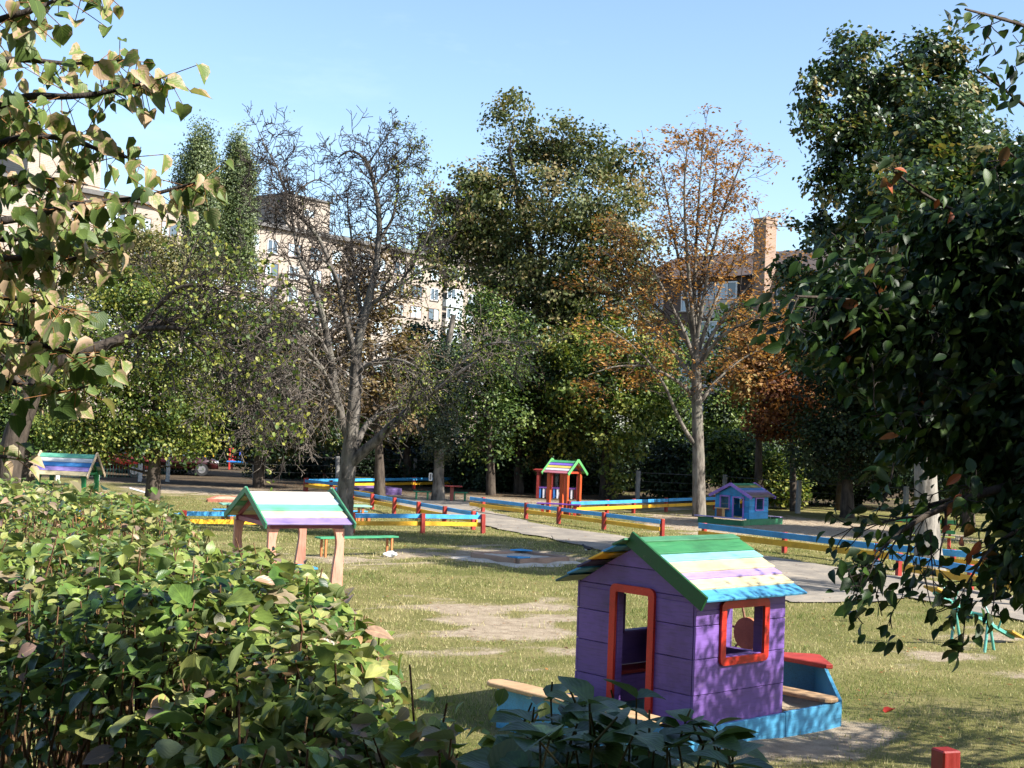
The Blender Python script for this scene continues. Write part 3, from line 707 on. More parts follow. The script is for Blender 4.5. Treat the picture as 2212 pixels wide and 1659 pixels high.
for sgn, lab in ((-1, 'dark green bench left of the ivy clad trunk'), (1, 'dark green bench right of the ivy clad trunk')):
    gb = thing('small_bench', lab, 'bench', (-2.62 + sgn*.72, 53.8 + .5*(sgn > 0), 0), .1, 'green benches at the small red table')
    MB().box((0, 0, .32), (.66, .26, .04), None, .005).build('seat', GSEAT, gb)
    for x in (-.22, .22): MB().box((x, 0, .15), (.07, .2, .31), None, .003).build('leg', GSEAT, gb)

# ================================================================== seesaw
TLM = paint((.10, .36, .30), .35, .35)
ss = thing('seesaw', 'teal metal seesaw with yellow seat end resting on the grass', 'seesaw', (6.85, 20.15, 0), 0)
for dx, dy in ((-.16, .34), (.10, -.34)):
    for s in (-1, 1): MB().cyl((dx, dy, .47), (dx + s*.11 + (.02), dy + s*.12, -.03), .022, n=10).build('stand_leg', TLM, ss)
MB().cyl((-.17, .36, .475), (.11, -.36, .475), .026, n=10).build('pivot_bar', TLM, ss)
MB().bar((-.72, -.45, .80), (.78, .55, .07), .07, .05, bev=.006).build('beam', TLM, ss)
for s, yy in ((-1, 0), (1, 0)):
    e = Vector((-.72, -.45, .80)) if s < 0 else Vector((.78, .55, .07)); d = Vector((1.5, 1.0, -.73)).normalized()
    sd = Vector((0, 0, 1)).cross(d).normalized()
    MB().bar(e - d*s*.20, e + d*s*.10, .26, .035, bev=.006).build('seat', paint((.60, .36, .06), .3), ss).location = (0, 0, .045)
    hpos = e - d*s*.42
    for q in (-1, 1): MB().cyl(hpos + sd*.03*q, hpos + sd*q*.17 + Vector((-.03, 0, .30)), .014, n=8).build('handle', TLM, ss)
# ================================================================== leaves and branches
def _norm(v): return v/np.maximum(np.linalg.norm(v, axis=-1, keepdims=True), 1e-9)
def leaf_shape(kind, curl=0.0, fold=0.12, droop=0.12, wid=1.0):
    """verts (along, across, lift), attr across value, faces."""
    if kind == 'kite':
        V = np.array([(0, 0, 0), (.48, .34, .07), (1, 0, -.05), (.48, -.34, .07)]); B = np.array([0, 1, 0, -1.]); F = np.array([(0, 3, 2), (0, 2, 1)])
        V[:, 1] *= wid
        return V, B, F
    prof = {'oval': [(.12, .20), (.32, .36), (.55, .36), (.78, .22)],
            'cherry': [(.12, .15), (.35, .27), (.60, .25), (.82, .13)],
            'heart': [(-.06, .26), (.18, .46), (.48, .43), (.80, .15)],
            'small': [(.30, .34), (.68, .27)]}[kind]
    V = [(0, 0, 0)]; B = [0.]
    for a, w in prof:
        w *= wid; x = max(a, .02) if kind == 'heart' else a
        V.append((x if kind != 'heart' else max(.0, a), 0, 0)); B.append(0.)
        V.append((a, w, fold*w*2 + curl*w*w*6)); B.append(1.)
        V.append((a, -w, fold*w*2 + curl*w*w*6)); B.append(-1.)
    V.append((1.0, 0, 0)); B.append(0.)
    V = np.array(V, float); V[:, 2] -= droop*V[:, 0]**2
    n = len(prof); F4 = []; F3 = []
    m = lambda i: 1 + 3*i; l = lambda i: 2 + 3*i; r = lambda i: 3 + 3*i
    F3 += [(0, m(0), l(0)), (0, r(0), m(0))]
    for i in range(n-1): F4 += [(m(i), m(i+1), l(i+1), l(i)), (m(i), r(i), r(i+1), m(i+1))]
    tip = len(V)-1; F3 += [(m(n-1), tip, l(n-1)), (m(n-1), r(n-1), tip)]
    return V, np.array(B), [np.array(F3), np.array(F4)]
def leaf_arrays(shape, P, D, Nn, S, R):
    V0, B0, F0 = shape; Fs = F0 if isinstance(F0, list) else [F0]
    D = _norm(D); T = _norm(np.cross(Nn, D)); Nn = np.cross(D, T)
    n, k = len(P), len(V0)
    V = P[:, None, :] + S[:, None, None]*(D[:, None, :]*V0[None, :, 0:1] + T[:, None, :]*V0[None, :, 1:2] + Nn[:, None, :]*V0[None, :, 2:3])
    lf = np.empty((n, k, 3)); lf[:, :, 0] = V0[:, 0]; lf[:, :, 1] = B0; lf[:, :, 2] = R[:, None]
    off = (np.arange(n)*k)[:, None, None]
    return V.reshape(-1, 3), lf.reshape(-1, 3), [(f[None] + off).reshape(-1, f.shape[1]) for f in Fs]
def join_arrays(parts):
    V, A_, F = [], [], {}; o = 0
    for v, a, fs in parts:
        V.append(v); A_.append(a)
        for f in fs: F.setdefault(f.shape[1], []).append(f + o)
        o += len(v)
    return np.concatenate(V), np.concatenate(A_), [np.concatenate(x) for x in F.values()]
def leaves_obj(name, mat, parent, groups, kind='stuff', smooth=False):
    V, a, F = join_arrays([leaf_arrays(*g) for g in groups])
    return link(name, mesh_np(name, V, F, {'lf': a}, smooth), mat, parent, kind)

def prisms(segs, n=4):
    """separate tapered prisms for many short branch pieces. segs rows: p(3) q(3) r0 r1"""
    S = np.asarray(segs); p, q, r0, r1 = S[:, 0:3], S[:, 3:6], S[:, 6], S[:, 7]
    d = _norm(q-p); ref = np.where(np.abs(d[:, 2:3]) > .9, np.array([[1., 0, 0]]), np.array([[0, 0, 1.]]))
    u = _norm(np.cross(d, ref)); w = np.cross(d, u)
    ang = np.arange(n)*2*np.pi/n
    ring = np.cos(ang)[None, :, None]*u[:, None, :] + np.sin(ang)[None, :, None]*w[:, None, :]
    V = np.concatenate([p[:, None, :] - d[:, None, :]*r0[:, None, None]*.3 + ring*r0[:, None, None], q[:, None, :] + ring*r1[:, None, None]], 1)
    off = (np.arange(len(S))*2*n)[:, None, None]
    i = np.arange(n); j = (i+1) % n
    F = np.stack([i, j, j+n, i+n], -1)[None] + off
    return V.reshape(-1, 3), F.reshape(-1, 4)
def tube(pts, radii, n=10, rough=0.0, seed=0):
    P = np.array([tuple(p) for p in pts], float); R = np.array(radii, float)
    # smooth by Catmull-Rom style resampling
    d = np.concatenate([[0], np.cumsum(np.linalg.norm(np.diff(P, axis=0), axis=1))]); m = max(len(P)*4, 6)
    t = np.linspace(0, d[-1], m)
    Q = np.stack([np.interp(t, d, P[:, k]) for k in range(3)], 1)
    for _ in range(2): Q[1:-1] = (Q[:-2] + 2*Q[1:-1] + Q[2:])/4
    r = np.interp(t, d, R)
    T = _norm(np.gradient(Q, axis=0)); u = np.zeros_like(T); u[0] = _norm(np.cross(T[0], [0.3, 1, 0.2]))
    for k in range(1, m): u[k] = _norm(u[k-1] - T[k]*np.dot(u[k-1], T[k]))
    w = np.cross(T, u); ang = np.arange(n)*2*np.pi/n
    rs = np.random.default_rng(seed)
    lob = 1 + rough*(np.sin(ang*3 + rs.uniform(0, 6))[None]*.6 + np.sin(ang*5 + rs.uniform(0, 6))[None]*.4 + .5*rs.normal(size=(m, n)))
    V = Q[:, None, :] + (np.cos(ang)[None, :, None]*u[:, None, :] + np.sin(ang)[None, :, None]*w[:, None, :])*(r[:, None]*lob)[:, :, None]
    i = np.arange(m*n).reshape(m, n); a = i[:-1]; b = i[1:]
    F = np.stack([a, np.roll(a, -1, 1), np.roll(b, -1, 1), b], -1).reshape(-1, 4)
    return V.reshape(-1, 3), F, Q, r
def wood_obj(name, mat, parent, tubes=(), segs=None, kind=None, nseg=4):
    V, F, o = [], [], 0
    for v, f in tubes: V.append(v); F.append(f + o); o += len(v)
    if segs is not None and len(segs):
        v, f = prisms(segs, nseg); V.append(v); F.append(f + o)
    return link(name, mesh_np(name, np.concatenate(V), np.concatenate(F), smooth=True), mat, parent, kind)

class Grow:
    """gnarled recursive twigs."""
    def __init__(s, seed, gn=.35, up=.05, ratio=.62, kids=(2, 4), seg=.16, spread=(.5, 1.1), rmin=.004):
        s.r = random.Random(seed); s.gn, s.up, s.ratio, s.kids, s.seg, s.spread, s.rmin = gn, up, ratio, kids, seg, spread, rmin
        s.segs = []; s.tips = []
    def rv(s): return Vector((s.r.gauss(0, 1), s.r.gauss(0, 1), s.r.gauss(0, 1)))
    def branch(s, p, d, Ln, rad, lev):
        n = max(3, int(Ln/s.seg)); st = Ln/n; p = Vector(p); d = Vector(d).normalized(); nodes = []
        r = rad
        for i in range(n):
            d = (d + s.rv()*s.gn*.5 + Vector((0, 0, s.up))).normalized(); q = p + d*st
            r2 = max(rad*(1 - .75*(i+1)/n), s.rmin)
            s.segs.append((*p, *q, r, r2)); p, r = q, r2; nodes.append((q.copy(), d.copy(), r))
        s.tips.append((p.copy(), d.copy()))
        if lev > 0:
            for _ in range(s.r.randint(*s.kids)):
                q, dd, rr = nodes[s.r.randint(max(0, n//4), n-1)]
                ax = dd.cross(s.rv()).normalized(); a = s.r.uniform(*s.spread)
                nd = Matrix.Rotation(a, 3, ax) @ dd
                s.branch(q, nd, Ln*s.ratio*s.r.uniform(.7, 1.25), max(rr*.7, s.rmin), lev-1)
    def along(s, Q, r, every, Ln, lev, start=.25, out=None, rad=None, bias=None):
        """shoots along a limb polyline Q."""
        d = np.concatenate([[0], np.cumsum(np.linalg.norm(np.diff(Q, axis=0), axis=1))]); t = d[-1]*start
        while t < d[-1]:
            p = Vector([np.interp(t, d, Q[:, k]) for k in range(3)]); k = min(np.searchsorted(d, t), len(Q)-1)
            T = Vector(Q[k] - Q[k-1]).normalized(); rr = float(np.interp(t, d, r))
            ax = T.cross(s.rv()).normalized(); nd = Matrix.Rotation(s.r.uniform(.6, 1.3), 3, ax) @ T
            if bias is not None: nd = (nd + Vector(bias)).normalized()
            f = 1 - .45*t/d[-1]
            s.branch(p, nd, Ln*f*s.r.uniform(.6, 1.25), min(rr*.55, rad or .03), lev)
            t += every*s.r.uniform(.5, 1.5)

def limb(pts, Y, r0, r1, n=9, rough=.05, seed=0, dy=None):
    """limb traced as points of the survey (x, y) at depths Y (+dy each)."""
    dy = dy or [0]*len(pts); P = [A(x, y, Y + e) for (x, y), e in zip(pts, dy)]
    R = list(np.linspace(r0, r1, len(P))); v, f, Q, r = tube(P, R, n, rough, seed)
    return (v, f), Q, r

def crown_pts(lobes, nclu, per, sig, rng, shell=3.0, flat=.6):
    """lobes: (centre Vector, (rx, ry, rz)); clusters of leaves toward the outside of each lobe."""
    w = np.array([(l[1][0]*l[1][1]*l[1][2])**(2/3) for l in lobes]); w /= w.sum()
    which = rng.choice(len(lobes), nclu, p=w)
    C = np.array([tuple(lobes[i][0]) for i in which]); Rr = np.array([lobes[i][1] for i in which])
    u = _norm(rng.normal(size=(nclu, 3))); rad = rng.uniform(0, 1, nclu)**(1/shell)
    centres = C + u*Rr*rad[:, None]
    cnt = rng.poisson(per, nclu); k = np.repeat(np.arange(nclu), cnt)
    g = rng.normal(size=(len(k), 3))*sig; g[:, 2] *= flat
    return centres[k] + g, centres, u[k], k
def leaf_frames(n, out, rng, upw=.6, droop=.35, rand=.7, outw=.5, clu=None):
    Nn = out*outw + np.array([0, 0, upw]) + rng.normal(size=(n, 3))*rand*.55
    if clu is not None: Nn = Nn + (rng.normal(size=(clu.max()+1, 3))*.45)[clu]
    Nn = _norm(Nn)
    D = rng.normal(size=(n, 3)); D[:, 2] -= droop*1.5; D += out*.5
    D = D - Nn*np.sum(D*Nn, 1, keepdims=True)
    return _norm(D), Nn

def branch_path(p, q, rng, sag=.12, n=5):
    p, q = np.array(p), np.array(q); t = np.linspace(0, 1, n)[:, None]; L_ = np.linalg.norm(q-p)
    c = (p+q)/2 + np.array([0, 0, -sag*L_]) + rng.normal(size=3)*L_*.06
    return (1-t)**2*p + 2*t*(1-t)*c + t**2*q
def lob_v(vx, vy, Y, rpx, rz=None, ry=None, dY=0):
    k = Y/FPX; return (A(vx, vy, Y+dY), (rpx*k, (ry if ry else rpx*.9)*k, (rz if rz else rpx)*k))

def foliage_tree(name, label, Y, base, trunk, r0, r1, lobes, mat, bark, seed, nclu=500, per=45, sig=.35, size=.14, group=None, shell=3.0, nbr=60, upw=.6, outw=.5, shape='kite', droop=.35, limbs=(), cat='tree', sizevar=.3, flat=.65, wid=1.0):
    """tree of trunk, limbs and a crown of leaf clumps; trunk and lobes given in survey pixels at depth Y."""
    rng = np.random.default_rng(seed)
    b = G(*base) if isinstance(base[0], (int, float)) and len(base) == 2 else Vector(base)
    if Y is None: Y = b.y
    t = thing(name, label, cat, (b.x, b.y, 0), 0, group)
    T0 = Vector((b.x, b.y, 0))
    pts = [Vector((b.x, b.y, -.1))] + [A(x, y, Y) for x, y in trunk]
    if not trunk: zt = max(l[0].z for l in lobes); pts += [Vector((b.x + .1*k, b.y, zt*k/5)) for k in range(1, 6)]
    rad = np.linspace(r0, r1, len(pts)); rad[0] = r0*1.25
    tubes = []; v, f, Q, r = tube(pts, rad, 12, .06, seed); tubes.append((v - np.array(T0), f))
    Qs = [Q]
    for (lp, ra, rb) in limbs:
        (v, f), Q2, r2 = limb(lp, Y, ra, rb, 8, .05, seed + len(Qs)); tubes.append((v - np.array(T0), f)); Qs.append(Q2)
    P, cen, out, k = crown_pts(lobes, nclu, per, sig, rng, shell, flat)
    allQ = np.concatenate(Qs); segs = []
    for c in (cen[rng.choice(len(cen), min(nbr, len(cen)), replace=False)] if nbr else []):
        dd = np.linalg.norm(allQ - c, axis=1) + np.maximum(allQ[:, 2] - c[2] + .25*np.linalg.norm(c[:2]-allQ[:, :2], axis=1), 0)*2
        p = allQ[dd.argmin()]; B = branch_path(p, c, rng); L_ = np.linalg.norm(c-p); rr = np.linspace(min(.012*L_ + .012, r1*.7), .008, len(B))
        for i in range(len(B)-1): segs.append((*(B[i]-np.array(T0)), *(B[i+1]-np.array(T0)), rr[i], rr[i+1]))
    wood_obj('trunk', bark, t, tubes)
    if segs: wood_obj('branches', bark, t, (), segs, kind='stuff', nseg=4)
    n = len(P); D, Nn = leaf_frames(n, out, rng, upw, droop, .7, outw, k)
    crand = rng.normal(0, .25, len(cen))[k]
    R = np.clip(rng.normal(.5, .17, n) + crand, .01, .99)
    S = size*rng.uniform(1-sizevar, 1+sizevar, n)
    leaves_obj('crown', mat, t, [(leaf_shape(shape, wid=wid), P - np.array(T0), D, Nn, S, R)])
    return t

BARK_G = bark_mat('bark_grey', (.022, .019, .016), (.155, .137, .118), 7, (.16, .15, .12))
BARK_D = bark_mat('bark_dark', (.022, .017, .014), (.085, .067, .052), 6)
BARK_P = bark_mat('bark_pale', (.045, .038, .032), (.20, .175, .145), 6, (.16, .155, .12))
BARK_W = bark_mat('bark_whitewashed', (.085, .074, .062), (.27, .245, .21), 6, (.20, .19, .155))
TWIG = bark_mat('bark_twig', (.018, .014, .012), (.060, .050, .043), 9)
TWIGL = bark_mat('bark_lichen_twig', (.034, .028, .023), (.145, .122, .10), 9)

L_LIND = leaf_mat('leaf_linden_far', [(.05, (.016, .028, .008)), (.40, (.070, .092, .028)), (.62, (.150, .160, .058)), (.88, (.24, .185, .085))], .30, .55)
L_DARK = leaf_mat('leaf_maple_dark', [(.1, (.008, .021, .007)), (.5, (.034, .068, .019)), (.80, (.110, .150, .040)), (.96, (.20, .15, .045))], .28, .42, spec=.45)
L_GRN = leaf_mat('leaf_green', [(.1, (.009, .022, .006)), (.5, (.046, .090, .019)), (.9, (.165, .215, .048))], .28, .5)
L_YGRN = leaf_mat('leaf_yellow_green', [(.1, (.022, .045, .009)), (.5, (.105, .155, .028)), (.9, (.28, .275, .057))], .30, .5)
L_ORNG = leaf_mat('leaf_orange', [(.08, (.16, .075, .028)), (.45, (.32, .16, .050)), (.75, (.42, .25, .075)), (.95, (.26, .21, .08))], .35, .6, tint=(1.15, .95, .5))
L_RUST = leaf_mat('leaf_rust', [(.1, (.060, .022, .012)), (.5, (.17, .062, .022)), (.9, (.29, .14, .035))], .3, .6, tint=(1.1, .9, .5))
L_POPL = leaf_mat('leaf_poplar', [(.1, (.040, .064, .026)), (.5, (.100, .138, .052)), (.9, (.19, .225, .095))], .25, .45, spec=.45)
L_IVY = leaf_mat('leaf_ivy', [(.1, (.014, .028, .012)), (.5, (.035, .058, .022)), (.9, (.085, .10, .045))], .15, .4, spec=.45)
L_PALE = leaf_mat('leaf_pale', [(.1, (.075, .085, .030)), (.5, (.17, .165, .060)), (.9, (.29, .245, .10))], .35, .6)
L_BRWN = leaf_mat('leaf_brown', [(.1, (.055, .035, .018)), (.5, (.125, .080, .036)), (.9, (.20, .15, .06))], .3, .6)
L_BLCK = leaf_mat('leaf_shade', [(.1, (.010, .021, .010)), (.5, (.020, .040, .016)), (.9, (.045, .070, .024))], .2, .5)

# ------------------------------------------------------------------ main bare tree
YM = 35.6
mt = thing('bare_tree', 'nearly leafless grey tree with forked trunk in the middle of the lawn', 'tree', G(745, 1156), 0)
MO = np.array(G(745, 1156)); tubes = []; gr_ = Grow(5, gn=.33, up=.03, ratio=.60, kids=(3, 5), seg=.12, spread=(.5, 1.25), rmin=.0085)
gl = Grow(6, gn=.34, up=-.05, ratio=.60, kids=(2, 4), seg=.13, spread=(.4, 1.1), rmin=.0095)
def ml(pts, r0, r1, dy=None, tw=None, seed=0, g=None, n=9):
    (v, f), Q, r = limb(pts, YM, r0, r1, n, .06, seed, dy); tubes.append((v - MO, f))
    if tw: (g or gr_).along(Q - MO, r, *tw)
    return Q
ml([(744, 1166), (742, 1120), (746, 1060), (752, 1000), (757, 955), (764, 890), (768, 830), (769, 790), (770, 761)], .25, .13, n=14, seed=1)
ml([(769, 775), (774, 735), (786, 690), (800, 630), (813, 581), (820, 500), (819, 454), (809, 402), (796, 353), (780, 333), (752, 322), (731, 340)], .13, .016, [0, 0, .1, .1, .2, .3, .3, .3, .3, .2, .1, 0], (0.107, 0.98, 2, .3, None, .03), 2)
ml([(809, 402), (835, 370), (870, 350), (905, 315)], .035, .010, [.3, .4, .5, .6], (0.101, 0.69, 2, .1, None, .015), 32)
ml([(796, 353), (815, 325), (840, 290), (855, 262)], .028, .007, [.3, .1, 0, -.1], (0.101, 0.57, 2, .1, None, .012), 33)
ml([(820, 520), (850, 470), (858, 420), (862, 370), (855, 330)], .05, .012, [.3, .5, .6, .7, .7], (0.107, 0.80, 2, .2, None, .02), 34)
ml([(768, 790), (760, 740), (748, 690), (736, 630), (722, 585), (700, 560), (672, 548)], .09, .022, [0, -.1, -.3, -.5, -.6, -.7, -.7], (0.127, 0.92, 2, .3, None, .03), 3)
ml([(728, 611), (712, 565), (690, 515), (655, 475), (632, 450), (617, 415), (600, 362), (574, 320), (557, 280)], .055, .010, [-.5, -.6, -.6, -.5, -.4, -.3, -.2, -.1, 0], (0.101, 0.98, 2, .1, None, .025), 4)
ml([(757, 960), (742, 915), (724, 850), (715, 775), (703, 712), (690, 655), (668, 600), (645, 555), (636, 505), (628, 450), (640, 415)], .125, .02, [0, 0, -.2, -.4, -.6, -.8, -.9, -.9, -.8, -.7, -.6], (0.121, 0.98, 2, .25, None, .03), 5)
ml([(636, 505), (612, 470), (590, 445), (570, 440), (552, 455)], .03, .008, [-.8, -.9, -1, -1, -1], (0.101, 0.69, 2, .05, None, .015), 35)
ml([(626, 440), (650, 405), (685, 385), (715, 400), (735, 430)], .03, .008, [-.5, -.4, -.3, -.2, -.2], (0.101, 0.69, 2, .05, None, .015), 36)
ml([(754, 1005), (785, 975), (817, 948), (860, 905), (906, 868), (952, 834), (1000, 800), (1040, 775)], .15, .035, [0, -.1, -.2, -.4, -.6, -.8, -1, -1.1], (0.139, 1.03, 2, .35, None, .03), 6, gl, 12)
ml([(758, 985), (775, 950), (790, 917), (815, 897), (860, 878), (905, 850)], .10, .03, [0, .3, .5, .7, .9, 1.1], (0.139, 0.92, 2, .35, None, .03), 7, gl)
ml([(767, 815), (792, 788), (830, 775), (870, 778), (905, 795), (930, 825)], .06, .016, [0, -.2, -.4, -.6, -.8, -.9], (0.127, 0.92, 2, .25, None, .02), 8, gl)
ml([(770, 790), (800, 785), (840, 780), (880, 800), (937, 842)], .05, .012, [0, .2, .4, .6, .8], (0.127, 0.92, 2, .25, None, .02), 9, gl)
ml([(772, 745), (780, 690), (776, 640), (764, 590), (760, 520), (752, 460), (750, 420)], .07, .012, [0, .3, .6, .9, 1.0, 1.1, 1.1], (0.114, 0.92, 2, .3, None, .03), 10)
ml([(786, 700), (802, 655), (835, 636), (862, 617), (900, 590), (940, 575)], .06, .014, [.1, 0, -.2, -.4, -.6, -.7], (0.114, 0.98, 2, .2, None, .03), 11)
ml([(715, 775), (690, 730), (650, 700), (600, 690), (560, 710)], .055, .012, [-.4, -.7, -1.0, -1.2, -1.3], (0.095, 1.15, 2, .1, None, .025), 12, gl)
ml([(742, 900), (715, 860), (680, 840), (640, 850), (600, 890), (570, 930)], .05, .010, [0, -.5, -.9, -1.2, -1.4, -1.5], (0.089, 1.15, 2, .1, None, .02), 13, gl)
ml([(735, 880), (700, 800), (660, 770), (610, 790), (560, 830)], .05, .010, [0, -.8, -1.3, -1.6, -1.8], (0.089, 1.15, 2, .1, None, .02), 14, gl)
ml([(722, 850), (690, 880), (665, 930), (650, 975)], .03, .008, [-.1, -.6, -.9, -1], (0.089, 0.80, 2, .1, None, .015), 15, gl)
ml([(700, 800), (650, 740), (590, 730), (530, 760), (490, 820), (470, 880)], .05, .010, [-.8, -1.4, -1.9, -2.3, -2.5, -2.6], (0.097, 1.15, 2, .1, None, .02), 16, gl)
ml([(690, 840), (640, 800), (590, 830), (550, 890), (530, 960)], .04, .010, [-.9, -1.5, -1.9, -2.1, -2.2], (0.097, 1.03, 2, .1, None, .02), 17, gl)
ml([(665, 600), (620, 590), (580, 610), (545, 650)], .04, .010, [-.9, -1.1, -1.3, -1.4], (0.106, 1.03, 2, .1, None, .02), 18, gl)
ml([(952, 834), (1010, 770), (1060, 740), (1110, 740), (1150, 770)], .045, .010, [-.8, -1.0, -1.2, -1.3, -1.3], (0.106, 1.03, 2, .1, None, .02), 19, gl)
ml([(860, 617), (900, 560), (930, 500), (940, 440)], .035, .009, [-.4, -.3, -.2, -.1], (0.106, 0.92, 2, .1, None, .02), 20)
ml([(600, 362), (580, 350), (560, 370), (548, 400)], .025, .008, [-.2, -.3, -.4, -.4], (0.088, 0.57, 2, .1, None, .012), 21)
wood_obj('trunk', BARK_G, mt, tubes)
segs = np.array(gr_.segs); wood_obj('twigs', TWIG, mt, (), segs, kind='stuff', nseg=3)
wood_obj('lichen_twigs', TWIGL, mt, (), np.array(gl.segs), kind='stuff', nseg=3)
rng = np.random.default_rng(3)
tp = np.array([tuple(p) for p, d in gr_.tips + gl.tips]); wx = tp[:, 0] + 0
keep = rng.uniform(0, 1, len(tp)) < np.clip((wx - .6)/2.6, .005, .42); tp = tp[keep]; tp = np.repeat(tp, 4, 0) + rng.normal(size=(len(tp)*4, 3))*.09
D, Nn = leaf_frames(len(tp), _norm(rng.normal(size=tp.shape)), rng, .3, .6)
leaves_obj('sparse_leaves', L_YGRN, mt, [(leaf_shape('kite'), tp, D, Nn, rng.uniform(.05, .09, len(tp)), rng.uniform(.2, .99, len(tp)))])

# ------------------------------------------------------------------ left old fruit tree with reaching boughs
YL = 25.0
ft = thing('fruit_tree', 'leaning dark trunk at the left edge with long half bare boughs', 'tree', A(12, 1150, YL)*1.0, 0)
FO = np.array(A(12, 1150, YL)); FO[2] = 0; ft.location = FO; tubes = []; gf_ = Grow(15, gn=.36, up=-.02, ratio=.62, kids=(3, 5), seg=.10, spread=(.4, 1.0), rmin=.0055)
def fl(pts, r0, r1, dy=None, tw=None, seed=0, n=9):
    (v, f), Q, r = limb(pts, YL, r0, r1, n, .07, seed, dy); tubes.append((v - FO, f))
    if tw: gf_.along(Q - FO, r, *tw)
fl([(-5, 1290), (10, 1100), (22, 985), (40, 915), (58, 872), (75, 835), (100, 800)], .26, .15, n=12, seed=1)
fl([(80, 830), (110, 785), (160, 762), (215, 750), (255, 735), (300, 712), (340, 700)], .15, .075, [0, 0, .1, .1, .2, .3, .3], (0.158, 0.80, 2, .5, None, .02), 2, 10)
fl([(300, 712), (340, 708), (390, 709), (447, 722), (520, 765), (580, 800)], .055, .012, [.2, 0, -.2, -.4, -.5, -.6], (0.076, 0.98, 2, .1, None, .015), 3)
fl([(330, 700), (365, 695), (404, 670), (446, 643), (480, 620), (520, 560)], .07, .010, [.3, .4, .5, .7, .9, 1], (0.083, 0.80, 2, .3, None, .015), 4)
fl([(300, 715), (335, 665), (365, 638), (388, 617), (440, 615), (502, 629), (568, 647), (640, 680)], .055, .009, [.2, 0, -.2, -.3, -.4, -.4, -.3, -.2], (0.076, 0.86, 2, .1, None, .015), 5)
fl([(360, 690), (420, 740), (470, 790), (540, 860), (590, 910), (610, 960)], .04, .008, [.3, .1, -.1, -.2, -.3, -.3], (0.076, 0.80, 2, .1, None, .012), 6)
fl([(380, 617), (400, 580), (412, 545), (425, 520)], .028, .007, [-.2, -.1, 0, 0], (0.076, 0.57, 2, .2, None, .01), 7)
fl([(340, 705), (350, 760), (370, 800), (380, 850)], .025, .007, [.3, 0, -.2, -.3], (0.089, 0.57, 2, .1, None, .01), 8)
fl([(60, 870), (35, 820), (10, 770), (-30, 700)], .10, .05, None, (0.158, 0.92, 2, .2, None, .02), 9)
wood_obj('trunk', BARK_D, ft, tubes); wood_obj('twigs', TWIG, ft, (), np.array(gf_.segs), kind='stuff', nseg=3)
tp = np.array([tuple(p) for p, d in gf_.tips]); tp = tp[rng.uniform(0, 1, len(tp)) < .22]; tp = np.repeat(tp, 3, 0) + rng.normal(size=(len(tp)*3, 3))*.06
D, Nn = leaf_frames(len(tp), _norm(rng.normal(size=tp.shape)), rng, .3, .8)
leaves_obj('sparse_leaves', L_YGRN, ft, [(leaf_shape('small'), tp, D, Nn, rng.uniform(.07, .11, len(tp)), rng.uniform(.1, .99, len(tp)))])
# ------------------------------------------------------------------ orange chestnut with a fan of visible branches
YO = 49.9
ot = thing('orange_tree', 'thin orange leaved chestnut with tall straight trunk and fanned branches', 'tree', G(1510, 1115), 0)
OO = np.array(G(1510, 1115)); tubes = []; go = Grow(25, gn=.22, up=.05, ratio=.60, kids=(2, 3), seg=.28, spread=(.35, .8), rmin=.008)
def ol(pts, r0, r1, dy=None, tw=None, seed=0, n=8):
    (v, f), Q, r = limb(pts, YO, r0, r1, n, .05, seed, dy); tubes.append((v - OO, f))
    if tw: go.along(Q - OO, r, *tw)
ol([(1510, 1122), (1510, 1060), (1508, 960), (1505, 860), (1504, 790), (1502, 730)], .26, .15, n=12, seed=1)
fan = [([(1502, 740), (1500, 660), (1502, 560), (1508, 450), (1515, 350), (1520, 275)], 0), ([(1503, 760), (1488, 680), (1470, 580), (1450, 480), (1435, 390), (1420, 340)], .8),
       ([(1503, 750), (1515, 670), (1535, 560), (1560, 460), (1590, 380), (1610, 330)], -.8), ([(1504, 770), (1530, 690), (1565, 600), (1610, 520), (1660, 460)], .6),
       ([(1504, 790), (1540, 720), (1590, 650), (1640, 590), (1690, 550)], -.6), ([(1503, 790), (1480, 720), (1440, 640), (1400, 560), (1370, 480)], -.6),
       ([(1504, 830), (1470, 780), (1420, 720), (1370, 660), (1310, 610), (1270, 590)], .5), ([(1507, 970), (1480, 930), (1455, 880), (1440, 840), (1410, 790), (1360, 740), (1300, 700)], -1.0),
       ([(1505, 880), (1540, 830), (1580, 790), (1630, 760), (1680, 740)], .8), ([(1503, 740), (1510, 640), (1530, 520), (1545, 400), (1550, 310)], 1.1),
       ([(1502, 740), (1490, 620), (1480, 500), (1478, 390), (1485, 310)], -1.1), ([(1505, 860), (1460, 820), (1400, 790), (1330, 790), (1270, 810)], -.3),
       ([(1504, 800), (1550, 730), (1620, 690), (1700, 660)], -1.4), ([(1503, 770), (1450, 690), (1390, 640), (1330, 560), (1300, 540)], 1.4)]
for i, (p, dyv) in enumerate(fan):
    m = len(p); ol(p, .085, .016, [dyv*1.6*k/(m-1) for k in range(m)], (.26, 1.5, 2, .22, None, .022), 10+i)
wood_obj('trunk', BARK_P, ot, tubes); wood_obj('twigs', TWIG, ot, (), np.array(go.segs), kind='stuff', nseg=3)
rng = np.random.default_rng(31)
tp = np.array([tuple(p) for p, d in go.tips]); tp = np.repeat(tp, 5, 0); tp = tp + rng.normal(size=tp.shape)*np.array([.20, .20, .06])
D, Nn = leaf_frames(len(tp), _norm(rng.normal(size=tp.shape)), rng, 1.2, .35)
leaves_obj('crown', L_ORNG, ot, [(leaf_shape('kite', wid=.8), tp, D, Nn, rng.uniform(.11, .19, len(tp)), np.clip(rng.normal(.5, .22, len(tp)), 0, 1))])

